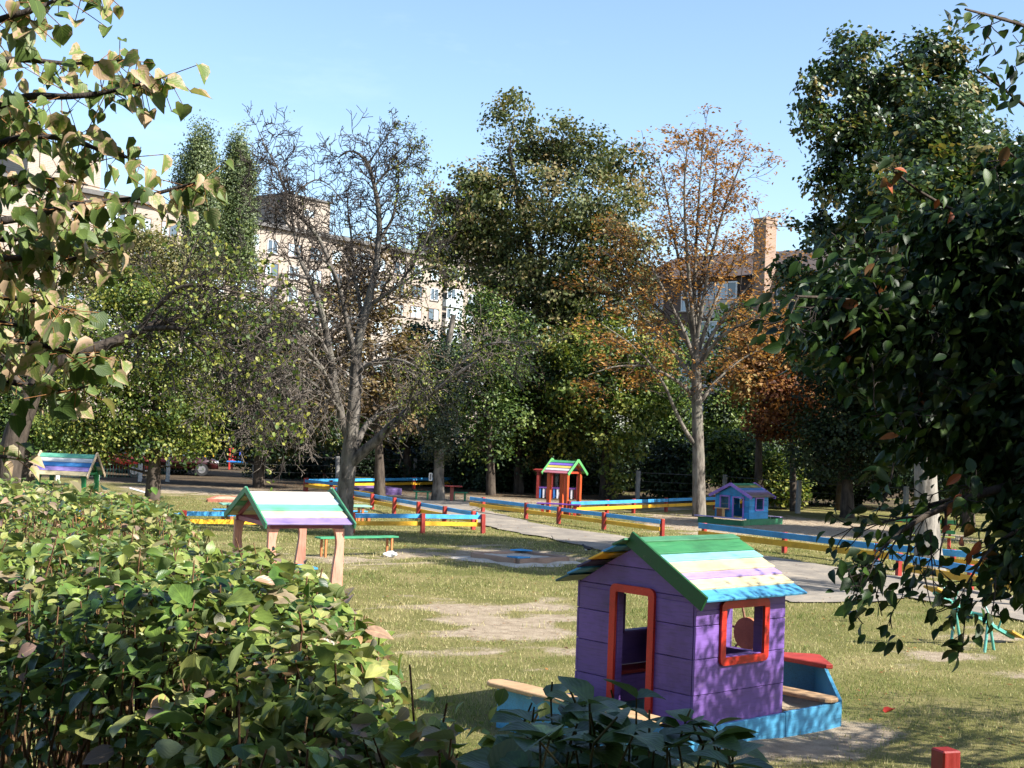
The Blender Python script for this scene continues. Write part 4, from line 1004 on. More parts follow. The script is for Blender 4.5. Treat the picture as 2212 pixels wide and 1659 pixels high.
# ------------------------------------------------------------------ leafy trees
TG = 'trees along the playground edge'
foliage_tree('linden_tree', 'tall olive green tree rising highest behind the playground', 64, (1172, 1066), [(1170, 960), (1165, 820), (1160, 700), (1150, 560), (1120, 430), (1100, 320)], .34, .08,
    [lob_v(1100, 265, 64, 52, 75), lob_v(1150, 320, 64, 70, 60, dY=1), lob_v(1215, 300, 64, 55, 55), lob_v(1270, 340, 64, 80, 75), lob_v(1350, 380, 64, 70, 70, dY=1), lob_v(1030, 400, 64, 65, 75), lob_v(960, 440, 64, 40, 50),
     lob_v(1120, 430, 64, 130, 110), lob_v(1270, 460, 64, 130, 110, dY=-1), lob_v(1060, 540, 64, 110, 100, dY=1), lob_v(1200, 570, 64, 130, 90), lob_v(1330, 540, 64, 90, 90), lob_v(960, 560, 64, 60, 80), lob_v(1000, 480, 64, 75, 70), lob_v(1110, 640, 64, 100, 80), lob_v(1230, 650, 64, 110, 80), lob_v(1340, 640, 64, 80, 80), lob_v(1110, 740, 65, 90, 80), lob_v(1290, 740, 65, 90, 80)],
    L_LIND, BARK_D, 41, nclu=1150, per=48, sig=.30, size=.19, group=TG, nbr=140, upw=.25, outw=.55, droop=.8, shell=2.2,
    limbs=[([(1165, 800), (1120, 650), (1070, 520), (1030, 430)], .12, .03), ([(1160, 720), (1220, 580), (1280, 450), (1330, 390)], .12, .03), ([(1155, 620), (1180, 480), (1210, 350)], .10, .03)])
YR = 31.4
foliage_tree('maple_tree', 'big dark green maple with pale thick trunk at the right', None, (2007, 1236), [(2004, 1180), (2000, 1080), (1998, 960), (1985, 800), (1970, 650), (1960, 500), (1950, 420)], .32, .13,
    [lob_v(1840, 130, 30, 70, 75), lob_v(1760, 200, 30, 45, 55), lob_v(1880, 190, 30, 70, 70, dY=1), lob_v(2055, 120, 30, 55, 65), lob_v(2090, 210, 30, 70, 70), lob_v(1740, 260, 30, 50, 35), lob_v(1830, 280, 30, 100, 70), lob_v(1960, 290, 30, 100, 80, dY=1),
     lob_v(2080, 320, 30, 110, 80, dY=1), lob_v(1820, 390, 30, 80, 55), lob_v(1930, 410, 30, 100, 70), lob_v(2080, 440, 30, 120, 90), lob_v(1780, 500, 30, 70, 45, dY=1), lob_v(1870, 520, 30, 110, 60), lob_v(2000, 560, 30, 130, 90, dY=1), lob_v(1730, 600, 30, 60, 60, dY=2),
     lob_v(1830, 650, 30, 110, 90, dY=2), lob_v(2150, 600, 30, 120, 100, dY=1), lob_v(1950, 720, 30, 130, 90, dY=1.5), lob_v(2120, 760, 30, 130, 90, dY=1), lob_v(1760, 740, 30, 60, 70, dY=3), lob_v(2140, 390, 30, 100, 90), lob_v(2190, 500, 30, 110, 100), lob_v(2060, 640, 30, 120, 90, dY=2), lob_v(1990, 330, 30, 110, 80, dY=-3), lob_v(2080, 400, 30, 120, 80, dY=-4), lob_v(1930, 440, 30, 90, 60, dY=-2.5), lob_v(2050, 250, 30, 80, 60, dY=-3), lob_v(2170, 400, 30, 130, 95, dY=-4), lob_v(2230, 430, 30, 130, 100, dY=-5), lob_v(2120, 500, 30, 120, 80, dY=-5), lob_v(2010, 420, 30, 100, 60, dY=-4.5), lob_v(1955, 195, 30, 75, 60), lob_v(1985, 120, 30, 40, 45)],
    L_DARK, BARK_W, 42, nclu=1750, per=42, sig=.155, size=.135, group=TG, nbr=170, upw=.45, outw=.6, shell=2.2, flat=.7,
    limbs=[([(1985, 800), (1930, 640), (1880, 480), (1850, 300), (1840, 150)], .13, .03), ([(1965, 600), (2000, 450), (2040, 300), (2060, 140)], .12, .03), ([(1980, 760), (2060, 620), (2120, 500), (2180, 420)], .10, .03), ([(1975, 700), (1900, 600), (1820, 540), (1740, 500)], .09, .02), ([(1870, 450), (1810, 330), (1740, 265)], .06, .02)])
foliage_tree('ivy_tree', 'grey trunk wrapped in small dark ivy leaves beside the small red table', None, (946, 1081), [(947, 1040), (948, 1000), (950, 930), (955, 850), (965, 760), (980, 680)], .24, .10,
    [lob_v(950, 960, 53.7, 36, 45, 30), lob_v(948, 900, 53.7, 44, 60, 36), lob_v(955, 840, 53.7, 48, 60, 40), lob_v(985, 790, 53.7, 50, 50, 40), lob_v(930, 790, 53.7, 40, 50, 40)],
    L_IVY, BARK_P, 43, nclu=420, per=26, sig=.16, size=.10, group=TG, nbr=20, shell=6, outw=1.0, upw=.2)
foliage_tree('chestnut_tree', 'bushy yellowish tree with low leafy shoots right of the red stand', None, (1309, 1076), [(1310, 1000), (1312, 920), (1310, 820), (1300, 720)], .26, .10,
    [lob_v(1250, 930, 61, 70, 60), lob_v(1350, 920, 61, 65, 70, dY=-1), lob_v(1300, 850, 61, 110, 70), lob_v(1390, 850, 61, 60, 60), lob_v(1240, 830, 61, 70, 60), lob_v(1345, 1010, 61, 42, 52, dY=-1), lob_v(1300, 760, 61, 110, 70), lob_v(1390, 770, 61, 70, 60, dY=-1)],
    L_YGRN, BARK_D, 44, nclu=420, per=40, sig=.28, size=.19, group=TG, nbr=60, upw=.4, droop=.7)
foliage_tree('green_tree', 'dense bright green tree below the tallest tree', 67, A(1225, 1062, 67).to_2d().to_3d(), [(1225, 960), (1222, 850), (1215, 700), (1210, 640)], .26, .08,
    [lob_v(1210, 650, 67, 60, 55), lob_v(1165, 700, 67, 60, 60), lob_v(1250, 720, 67, 70, 70), lob_v(1190, 790, 67, 95, 80), lob_v(1150, 880, 67, 95, 70), lob_v(1230, 880, 67, 90, 80), lob_v(1120, 800, 67, 60, 60)],
    L_GRN, BARK_D, 45, nclu=560, per=42, sig=.30, size=.17, group=TG, nbr=40)
foliage_tree('rust_tree', 'rusty orange chestnut standing right of the tall orange tree', 57, A(1640, 1085, 57).to_2d().to_3d(), [(1638, 1000), (1640, 920), (1650, 850), (1660, 780)], .18, .06,
    [lob_v(1640, 730, 57, 75, 55), lob_v(1700, 690, 57, 50, 40), lob_v(1690, 780, 57, 75, 60), lob_v(1610, 800, 57, 70, 50), lob_v(1720, 850, 57, 50, 50), lob_v(1650, 850, 57, 70, 45)],
    L_ORNG, BARK_D, 46, nclu=300, per=24, sig=.30, size=.18, group=TG, nbr=60, upw=1.0, flat=.4)
foliage_tree('green_tree', 'leafy tree before the shaded flats between orange trunk and chimney', 72, A(1600, 1062, 72).to_2d().to_3d(), [(1600, 960), (1600, 860), (1595, 740)], .2, .06,
    [lob_v(1590, 700, 72, 55, 60), lob_v(1560, 780, 72, 60, 60), lob_v(1640, 790, 72, 60, 60), lob_v(1590, 860, 72, 75, 60), lob_v(1460, 760, 72, 60, 70), lob_v(1430, 850, 72, 60, 60)],
    L_GRN, BARK_D, 61, nclu=260, per=34, sig=.36, size=.18, group=TG, nbr=40)
foliage_tree('green_tree', 'dark leafy tree hiding the foot of the tallest tree left of the red stand', 62.5, A(1120, 1068, 62.5).to_2d().to_3d(), [(1120, 980), (1125, 880), (1135, 780)], .2, .06,
    [lob_v(1150, 740, 62.5, 70, 65), lob_v(1110, 820, 62.5, 75, 65), lob_v(1185, 830, 62.5, 70, 65), lob_v(1140, 910, 62.5, 85, 60), lob_v(1210, 930, 62.5, 60, 55), lob_v(1070, 930, 62.5, 60, 50), lob_v(1150, 975, 62.5, 70, 40)],
    L_DARK, BARK_D, 62, nclu=420, per=40, sig=.28, size=.165, group=TG, nbr=50)
foliage_tree('plum_tree', 'dark reddish small tree between the rusty chestnut and the dark maple', 56, A(1715, 1085, 56).to_2d().to_3d(), [(1712, 1000), (1708, 930), (1700, 870)], .14, .05,
    [lob_v(1705, 850, 56, 55, 45), lob_v(1680, 910, 56, 60, 40), lob_v(1740, 900, 56, 50, 40)], L_RUST, BARK_D, 47, nclu=170, per=34, sig=.28, size=.16, group=TG, nbr=30)
foliage_tree('brown_tree', 'brown orange tree half hidden behind the bare tree', 52, A(820, 1078, 52).to_2d().to_3d(), [(820, 1000), (815, 900), (800, 780), (790, 650)], .2, .06,
    [lob_v(790, 560, 52, 60, 50), lob_v(740, 620, 52, 60, 60), lob_v(830, 650, 52, 70, 60), lob_v(770, 720, 52, 90, 70), lob_v(850, 760, 52, 70, 60), lob_v(720, 770, 52, 70, 60), lob_v(770, 840, 52, 90, 60), lob_v(690, 860, 52, 60, 55), lob_v(840, 880, 52, 70, 50)],
    L_BRWN, BARK_D, 48, nclu=360, per=24, sig=.36, size=.17, group=TG, nbr=120, upw=1.0, flat=.4)
foliage_tree('maple_tree', 'sunlit yellowish green tree behind the reaching boughs at the left', 47, A(330, 1055, 47).to_2d().to_3d(), [(335, 980), (340, 880), (330, 780), (320, 700)], .22, .08,
    [lob_v(300, 640, 47, 80, 55), lob_v(210, 690, 47, 80, 70), lob_v(380, 690, 47, 80, 60), lob_v(300, 770, 47, 110, 80), lob_v(410, 780, 47, 75, 70), lob_v(200, 810, 47, 90, 80), lob_v(360, 870, 47, 95, 75), lob_v(260, 890, 47, 90, 70), lob_v(420, 880, 47, 55, 60), lob_v(170, 910, 47, 80, 60), lob_v(320, 955, 47, 85, 40), lob_v(200, 960, 47, 80, 40), lob_v(410, 950, 47, 60, 45)],
    L_YGRN, BARK_D, 49, nclu=760, per=44, sig=.26, size=.13, group=TG, nbr=90, droop=.6)
foliage_tree('pale_tree', 'pale dry leaved tree below the poplars in front of the flats', 74, A(300, 1030, 74).to_2d().to_3d(), [(300, 900), (300, 750), (300, 620), (300, 540)], .25, .06,
    [lob_v(290, 520, 74, 70, 45), lob_v(230, 560, 74, 70, 50), lob_v(350, 560, 74, 70, 50), lob_v(420, 600, 74, 60, 50), lob_v(290, 610, 74, 110, 60), lob_v(150, 590, 74, 60, 50)],
    L_PALE, BARK_D, 50, nclu=330, per=40, sig=.42, size=.20, group=TG, nbr=50)
def poplar(label, cx, top, bot, w, Y, seed):
    lob = []; n = 9
    for i in range(n):
        f = i/(n-1); y = top + 22 + (bot-top-22)*f; ww = w*(.45 + .55*math.sin(min(1, f*1.6 + .12)*math.pi/2)); lob.append(lob_v(cx + random.uniform(-.14, .14)*w, y, Y, ww, 48))
    lob.append(lob_v(cx - w*.95, top + 95, Y, w*.32, 55))
    foliage_tree('poplar_tree', label, Y, A(cx, 1010, Y).to_2d().to_3d(), [(cx, 880), (cx, 700), (cx, 520), (cx, top+40)], .35, .06, lob, L_POPL, BARK_D, seed, nclu=700, per=60, sig=.36, size=.19, group='poplars before the flats', nbr=50, upw=.1, outw=.9, droop=-.4, shell=2.6, flat=1.3)
poplar('left and taller of the two poplars in front of the pale flats', 434, 288, 560, 44, 112, 51)
poplar('right and slimmer of the two poplars in front of the pale flats', 516, 308, 570, 37, 114, 52)
foliage_tree('shade_tree', 'dark green tree filling the gap left of the bare tree trunk', 58.5, A(560, 1050, 58.5).to_2d().to_3d(), [(560, 960), (560, 860), (565, 780)], .22, .08,
    [lob_v(520, 700, 58.5, 80, 70), lob_v(600, 720, 58.5, 80, 70), lob_v(660, 800, 58.5, 80, 70), lob_v(540, 820, 58.5, 110, 80), lob_v(620, 890, 58.5, 100, 70), lob_v(500, 900, 58.5, 80, 70), lob_v(690, 900, 58.5, 70, 65), lob_v(580, 950, 58.5, 90, 40), lob_v(440, 930, 59, 70, 55)],
    L_DARK, BARK_D, 53, nclu=760, per=40, sig=.32, size=.17, group=TG, nbr=60)
foliage_tree('shade_tree', 'dark tree behind the right side of the bare tree trunk', 66, A(880, 1052, 66).to_2d().to_3d(), [(880, 960), (875, 880), (870, 800)], .2, .08,
    [lob_v(860, 830, 66, 80, 70), lob_v(920, 760, 66, 70, 60), lob_v(800, 900, 66, 80, 60), lob_v(900, 900, 66, 80, 55), lob_v(740, 930, 66, 70, 50), lob_v(970, 850, 66, 60, 60)],
    L_DARK, BARK_D, 54, nclu=520, per=40, sig=.32, size=.17, group=TG, nbr=50)
foliage_tree('birch_tree', 'light yellow green tree in front of the flats right of the bare tree', 60, A(1060, 1070, 60).to_2d().to_3d(), [(1060, 980), (1055, 880), (1045, 780), (1040, 700)], .18, .06,
    [lob_v(1040, 680, 60, 60, 50), lob_v(1090, 720, 60, 60, 60), lob_v(1010, 750, 60, 70, 60), lob_v(1070, 800, 60, 80, 60), lob_v(1020, 870, 60, 80, 60), lob_v(1090, 900, 60, 75, 60), lob_v(1050, 960, 60, 70, 40)],
    L_GRN, BARK_D, 55, nclu=430, per=28, sig=.34, size=.15, group=TG, nbr=90)
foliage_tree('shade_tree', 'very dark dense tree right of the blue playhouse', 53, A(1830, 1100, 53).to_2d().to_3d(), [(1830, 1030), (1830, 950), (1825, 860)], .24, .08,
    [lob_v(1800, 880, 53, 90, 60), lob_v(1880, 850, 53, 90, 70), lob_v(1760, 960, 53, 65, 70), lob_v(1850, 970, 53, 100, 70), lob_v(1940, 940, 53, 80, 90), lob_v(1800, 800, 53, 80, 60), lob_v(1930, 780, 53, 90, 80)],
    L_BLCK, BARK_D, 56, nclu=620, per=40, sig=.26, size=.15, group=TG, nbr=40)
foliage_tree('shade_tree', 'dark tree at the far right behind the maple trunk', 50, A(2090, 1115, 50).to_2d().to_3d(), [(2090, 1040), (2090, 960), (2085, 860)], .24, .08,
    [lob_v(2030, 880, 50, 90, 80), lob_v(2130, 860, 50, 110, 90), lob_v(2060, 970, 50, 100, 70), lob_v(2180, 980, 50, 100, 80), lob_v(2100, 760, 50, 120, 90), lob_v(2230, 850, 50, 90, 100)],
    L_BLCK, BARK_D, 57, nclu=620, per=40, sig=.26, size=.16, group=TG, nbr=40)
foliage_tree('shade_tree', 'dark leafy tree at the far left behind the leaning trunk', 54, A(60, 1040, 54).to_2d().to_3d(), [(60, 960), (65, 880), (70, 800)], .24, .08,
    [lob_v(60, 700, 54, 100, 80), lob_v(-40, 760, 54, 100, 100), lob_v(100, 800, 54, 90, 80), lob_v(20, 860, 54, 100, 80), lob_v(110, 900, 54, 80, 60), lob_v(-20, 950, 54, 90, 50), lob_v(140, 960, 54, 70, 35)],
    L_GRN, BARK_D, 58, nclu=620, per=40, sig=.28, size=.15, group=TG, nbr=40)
for i, (lab, x_, y_, lobs) in enumerate([
    ('tall dark tree standing behind the maple at the right edge', 17.5, 48.5, [(17.5, 48.5, 9, 3.0, 2.2), (16.0, 49.5, 6.5, 2.4, 1.8), (19.5, 48, 7, 2.8, 2.2), (17.8, 48.2, 11.6, 2.0, 1.6), (15.2, 47.6, 8.6, 1.6, 1.6)]),
    ('tall dark tree just outside the right edge beyond the maple', 17.2, 41.0, [(17.2, 41, 8.2, 2.6, 2.0), (16.2, 42, 6.0, 2.0, 1.6), (18.6, 40.5, 6.6, 2.4, 2.0), (17.2, 41, 10.4, 1.9, 1.5)]),
    ('broad dark tree behind the blue playhouse yard at the right', 14.2, 58.5, [(14.2, 58.5, 7.5, 2.8, 2.2), (12.8, 59, 5.0, 2.0, 1.6), (16.2, 58, 5.5, 2.4, 2.0), (14.6, 58.2, 10, 2.0, 1.8)])]):
    foliage_tree('shade_tree', lab, y_, Vector((x_, y_, 0)), [], .3, .1, [(Vector((a, b_, c)), (r, r*.9, rz)) for a, b_, c, r, rz in lobs], L_DARK, BARK_D, 120+i, nclu=430, per=55, sig=.34, size=.20, group=TG, nbr=60)
SH = 'shrubs along the boundary fence'
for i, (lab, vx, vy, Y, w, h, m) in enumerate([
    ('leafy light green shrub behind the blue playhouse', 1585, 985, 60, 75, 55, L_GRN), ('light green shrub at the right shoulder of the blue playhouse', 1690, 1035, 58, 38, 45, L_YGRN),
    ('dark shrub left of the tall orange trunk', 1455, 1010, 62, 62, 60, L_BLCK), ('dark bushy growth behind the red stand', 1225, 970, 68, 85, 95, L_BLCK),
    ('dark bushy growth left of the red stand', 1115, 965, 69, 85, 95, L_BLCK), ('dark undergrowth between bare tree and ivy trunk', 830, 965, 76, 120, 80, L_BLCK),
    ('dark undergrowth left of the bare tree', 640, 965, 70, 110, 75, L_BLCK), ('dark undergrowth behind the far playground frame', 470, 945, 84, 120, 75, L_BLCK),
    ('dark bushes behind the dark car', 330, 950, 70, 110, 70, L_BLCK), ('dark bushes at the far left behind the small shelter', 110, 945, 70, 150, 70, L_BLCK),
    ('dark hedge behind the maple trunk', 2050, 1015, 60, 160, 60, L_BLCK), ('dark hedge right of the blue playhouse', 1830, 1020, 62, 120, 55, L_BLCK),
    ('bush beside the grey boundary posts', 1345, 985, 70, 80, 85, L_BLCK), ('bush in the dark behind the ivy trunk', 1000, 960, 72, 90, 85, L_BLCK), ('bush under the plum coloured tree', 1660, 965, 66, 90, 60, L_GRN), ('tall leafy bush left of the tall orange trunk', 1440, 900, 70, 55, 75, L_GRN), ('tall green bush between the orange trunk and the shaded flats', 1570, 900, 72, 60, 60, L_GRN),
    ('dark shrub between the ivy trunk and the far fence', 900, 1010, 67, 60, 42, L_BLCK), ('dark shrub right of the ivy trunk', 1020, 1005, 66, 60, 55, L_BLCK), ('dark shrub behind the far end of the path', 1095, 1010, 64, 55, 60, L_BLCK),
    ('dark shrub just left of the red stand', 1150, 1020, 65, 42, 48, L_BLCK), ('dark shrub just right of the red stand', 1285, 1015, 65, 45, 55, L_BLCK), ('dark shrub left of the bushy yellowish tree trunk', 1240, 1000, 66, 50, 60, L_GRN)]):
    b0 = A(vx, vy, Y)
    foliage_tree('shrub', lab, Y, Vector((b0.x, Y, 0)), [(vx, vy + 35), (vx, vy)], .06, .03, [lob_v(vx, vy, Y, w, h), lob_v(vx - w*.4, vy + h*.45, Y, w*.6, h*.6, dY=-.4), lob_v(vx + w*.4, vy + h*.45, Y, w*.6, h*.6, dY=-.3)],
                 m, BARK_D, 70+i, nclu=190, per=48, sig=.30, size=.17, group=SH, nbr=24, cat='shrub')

# ================================================================== buildings
def brick_mat(name, c1, c2, mortar, scale=1.0):
    m, N, L, b = new_mat(name); tc = N.new('ShaderNodeTexCoord'); mp = N.new('ShaderNodeMapping'); L.new(tc.outputs['Object'], mp.inputs[0])
    mp.inputs['Rotation'].default_value = (math.pi/2, 0, 0)
    bt = N.new('ShaderNodeTexBrick'); L.new(mp.outputs[0], bt.inputs[0]); bt.inputs['Scale'].default_value = 1.0
    bt.inputs['Brick Width'].default_value = .26*scale; bt.inputs['Row Height'].default_value = .085*scale; bt.inputs['Mortar Size'].default_value = .012*scale
    bt.inputs['Color1'].default_value = (*c1, 1); bt.inputs['Color2'].default_value = (*c2, 1); bt.inputs['Mortar'].default_value = (*mortar, 1)
    n = noise(N, L, .35, 5, .6); r = ramp(N, [(.3, (.82, .80, .78)), (.7, (1.1, 1.08, 1.05))]); L.new(n.outputs[0], r.inputs[0])
    L.new(mixc(N, L, 1.0, bt.outputs[0], r.outputs[0], 'MULTIPLY'), b.inputs['Base Color']); b.inputs['Roughness'].default_value = .9
    return m
BRK_Y = brick_mat('brick_pale', (.30, .25, .205), (.25, .205, .165), (.34, .31, .275), 2.2)
BRK_R = brick_mat('brick_brown', (.105, .066, .050), (.082, .052, .040), (.12, .10, .085), 1.6)
BRK_O = brick_mat('brick_orange', (.30, .19, .13), (.24, .145, .10), (.28, .24, .2), 1.2)
WINW = plain('window_white', (.62, .63, .62), .5, var=.1); WINB = plain('window_brown', (.16, .10, .07), .6)
glass, N, L, b = new_mat('window_glass'); b.inputs['Base Color'].default_value = (.06, .085, .11, 1); b.inputs['Roughness'].default_value = .06; b.inputs['Specular IOR Level'].default_value = .9
curtn_sky = plain('curtained_sky_glass', (.34, .42, .47), .2, var=.35, scale=1.5)  # pale blue of reflected sky put into the curtained panes
ROOFM = plain('roof_felt', (.10, .095, .09), .85); CONC = plain('concrete_panel', (.34, .32, .29), .85)
_wm = {}
def window(parent, x, z, w, h, frame, nmul, y=0.0, sill=True, pane_m=None):
    """frame is a part of the building, its panes and sill sub-parts; the wall face is y = 0 looking to -y."""
    key = (round(w, 2), round(h, 2), nmul)
    if key not in _wm:
        f = MB(); t = .09
        for c, d in (((0, 0, h/2-t/2), (w, .10, t)), ((0, 0, -h/2+t/2), (w, .10, t))): f.box(c, d)
        for k in range(nmul+1): f.box((-w/2 + t/2 + (w-t)*k/nmul, 0, 0), (t, .098, h-2*t))
        p = MB().box((0, 0, 0), ((w-t*(nmul+1))/nmul, .02, h-2*t)); s = MB().box((0, -.05, -h/2-.05), (w+.2, .22, .07))
        _wm[key] = (f.mesh('window'), p.mesh('pane'), s.mesh('sill'))
    fm, pm_, sm_ = _wm[key]
    fo = link('window', fm if not fm.materials or fm.materials[0] == frame else fm.copy(), frame, parent); fo.location = (x, y - .045, z)
    pw = (w-.09*(nmul+1))/nmul
    for k in range(nmul):
        po = link('pane', pm_, glass, fo); po.location = (-w/2 + .09 + pw/2 + k*(pw+.09), .02, 0)
        if random.random() < .5: po.data = pm_.copy(); po.data.materials.clear(); po.data.materials.append(curtn_sky)
    if sill: link('sill', sm_, CONC, fo)
# pale flats: facade along local x, front at local y=0
F0, F1 = A(400, 458, 160), A(1000, 570, 200)
dirv = (F1-F0).to_2d().normalized(); rzf = math.atan2(dirv.y, dirv.x); org = F0.to_2d() - dirv*42
HE = F0.z
fl_ = thing('apartment_block', 'long pale brick block of flats with many windows behind the trees at the left', 'building', (org.x, org.y, 0), rzf)
LF = 126.0
MB().box((LF/2, 6, HE/2), (LF, 12, HE)).build('wall', BRK_Y, fl_)
MB().box((LF/2, 6, HE+.25), (LF+1.2, 13.2, .5)).build('roof', ROOFM, fl_)
for xx, w, h in ((26, 9, 3.6), (62, 7.6, 4.2), (96, 8, 4.2)):
    MB().box((xx, 4.4, HE+.5+h/2), (w, 8, h)).build('lift_house', BRK_Y, fl_); MB().box((xx, 4.4, HE+.55+h), (w+.5, 8.5, .25)).build('lift_house_roof', ROOFM, fl_)
    window(fl_, xx, HE+.5+h*.55, 1.8, .9, WINW, 2, y=.4, sill=False)
for r_ in range(6):
    z = HE - 2.3 - r_*2.85
    x = 24.0; k = 0
    while x < 118:
        if k % 5 == 2:
            MB().box((x, -.35, z-.95), (3.6, .7, 1.1)).build('balcony_front', plain('balcony_%d_%d' % (r_, k), random.choice([(.45, .42, .38), (.34, .26, .2), (.40, .44, .46)]), .8), fl_)
            window(fl_, x, z+.35, 3.5, 1.5, WINW, 4, y=-.68, sill=False); x += 4.6
        else:
            window(fl_, x, z, random.choice([1.7, 2.3, 2.3]), 1.7, random.choice([WINW, WINW, WINW, WINB]), 2); x += 3.75
        k += 1
# brown flats on the right, in the shade
Q0 = A(1380, 600, 104); Q1 = A(1790, 615, 98)
dv = Vector((.77, -.64)); HB = 14.4
bb = thing('apartment_block', 'shaded brown brick block with balconies behind the orange tree', 'building', (Q0.x, Q0.y, 0), math.atan2(dv.y, dv.x))
LB = 30.0
MB().box((LB/2, 6, HB/2), (LB, 12, HB)).build('wall', BRK_R, bb)
rf = MB(); rf.prism([(-.8, 0), (12.8, 0), (6, 2.6)], (LB/2, 0, HB), (0, 1, 0), (0, 0, 1), (1, 0, 0), LB+1); rf.build('roof', plain('rusty_roof', (.065, .045, .036), .8), bb)
for r_ in range(5):
    z = 1.6 + r_*2.8; x = 1.6; k = 0
    while x < LB-1:
        if k % 4 == 2 and r_ > 0:
            MB().box((x, -.5, z-.75), (3.2, 1.0, 1.3), None, .03).build('balcony_front', plain('balc_r_%d_%d' % (r_, k), (.40, .38, .35), .8), bb); window(bb, x, z+.55, 3.1, 1.25, WINW, 4, y=-.95, sill=False); x += 4.2
        else: window(bb, x, z, 1.4, 1.5, WINW, 2); x += 3.0
        k += 1
ac = MB().box((8.2, -.28, 3.4), (.8, .36, .6), None, .03).build('air_conditioner', plain('ac_white', (.62, .62, .6), .5), bb)
MB().cyl((8.1, -.475, 3.4), (8.1, -.465, 3.4), .22, n=16).build('fan_grille', plain('ac_dark', (.08, .08, .08), .5), ac)
# tall chimney
cp = A(1650, 600, 96)
chm = thing('chimney', 'tall square brick chimney rising beside the orange tree', 'chimney', (cp.x, cp.y, 0), math.radians(38))
ct_ = A(1650, 472, 96).z
MB().box((0, 0, ct_/2), (1.12, 1.12, ct_), None, .02).build('shaft', BRK_O, chm)
for k in range(2): MB().box((0, 0, ct_ - .1 - k*.3), (1.26 - .05*k, 1.26 - .05*k, .16), None, .02).build('cap_course', BRK_O, chm)
# dark shed among the trees
sd_ = thing('shed', 'dark low shed with slanting roof in the deep shade behind the ivy trunk', 'shed', (-4.6, 71, 0), .1)
MB().box((0, 0, 1.0), (4.2, 3, 2.0)).build('wall', plain('shed_wall', (.035, .03, .03), .9), sd_)
MB().bar((-2.4, -.2, 2.05), (2.4, -.2, 2.4), 3.6, .10).build('roof', plain('shed_roof', (.10, .095, .09), .8), sd_)

# ================================================================== boundary fence
WPOST = plain('whitewashed_concrete', (.58, .58, .56), .85, var=.2); GPOST = plain('grey_concrete', (.24, .235, .22), .9); WIRE = plain('fence_wire', (.08, .08, .075), .6, .5)
bfence = thing('boundary_fence', 'wire boundary fence on concrete posts under the trees', 'fence', (0, 0, 0))
bp = [(-24, 57.0), (-21.5, 57.6), (-19.0, 58.2), (-17.7, 59.5), (-16.0, 60.0), (-15.0, 60.8)] + [(-11.5, 62.5), (-8, 64.5), (-4.5, 66), (-1, 65.5), (2.2, 63.5), (5.6, 59.6), (9.2, 58.6), (11.5, 54.6), (15, 52), (19, 50)]
for i, (x, y) in enumerate(bp):
    MB().box((x, y, .62), (.16, .16, 1.36), Euler((random.uniform(-.02, .02), random.uniform(-.03, .03), .4)).to_matrix(), .012).build('post', WPOST if i < 6 else GPOST, bfence)
for i in range(len(bp)-1):
    p, q = Vector((*bp[i], 0)), Vector((*bp[i+1], 0)); z = Vector((0, 0, 1))
    for h in (1.22, .85, .5, .15): MB().cyl(p + z*h, q + z*(h - .0), .009 if h < 1.2 else .016, n=5).build('wire', WIRE, bfence)
for i in (2, 3, 4):
    p, q = Vector((*bp[i], 0)), Vector((*bp[i+1], 0)); n_ = 14
    for k in range(1, n_):
        c = p.lerp(q, k/n_); MB().cyl(c + Vector((0, 0, .12)), c + Vector((0, 0, .72)), .012, n=5).build('bar', paint((.03, .12, .10), .2), bfence)

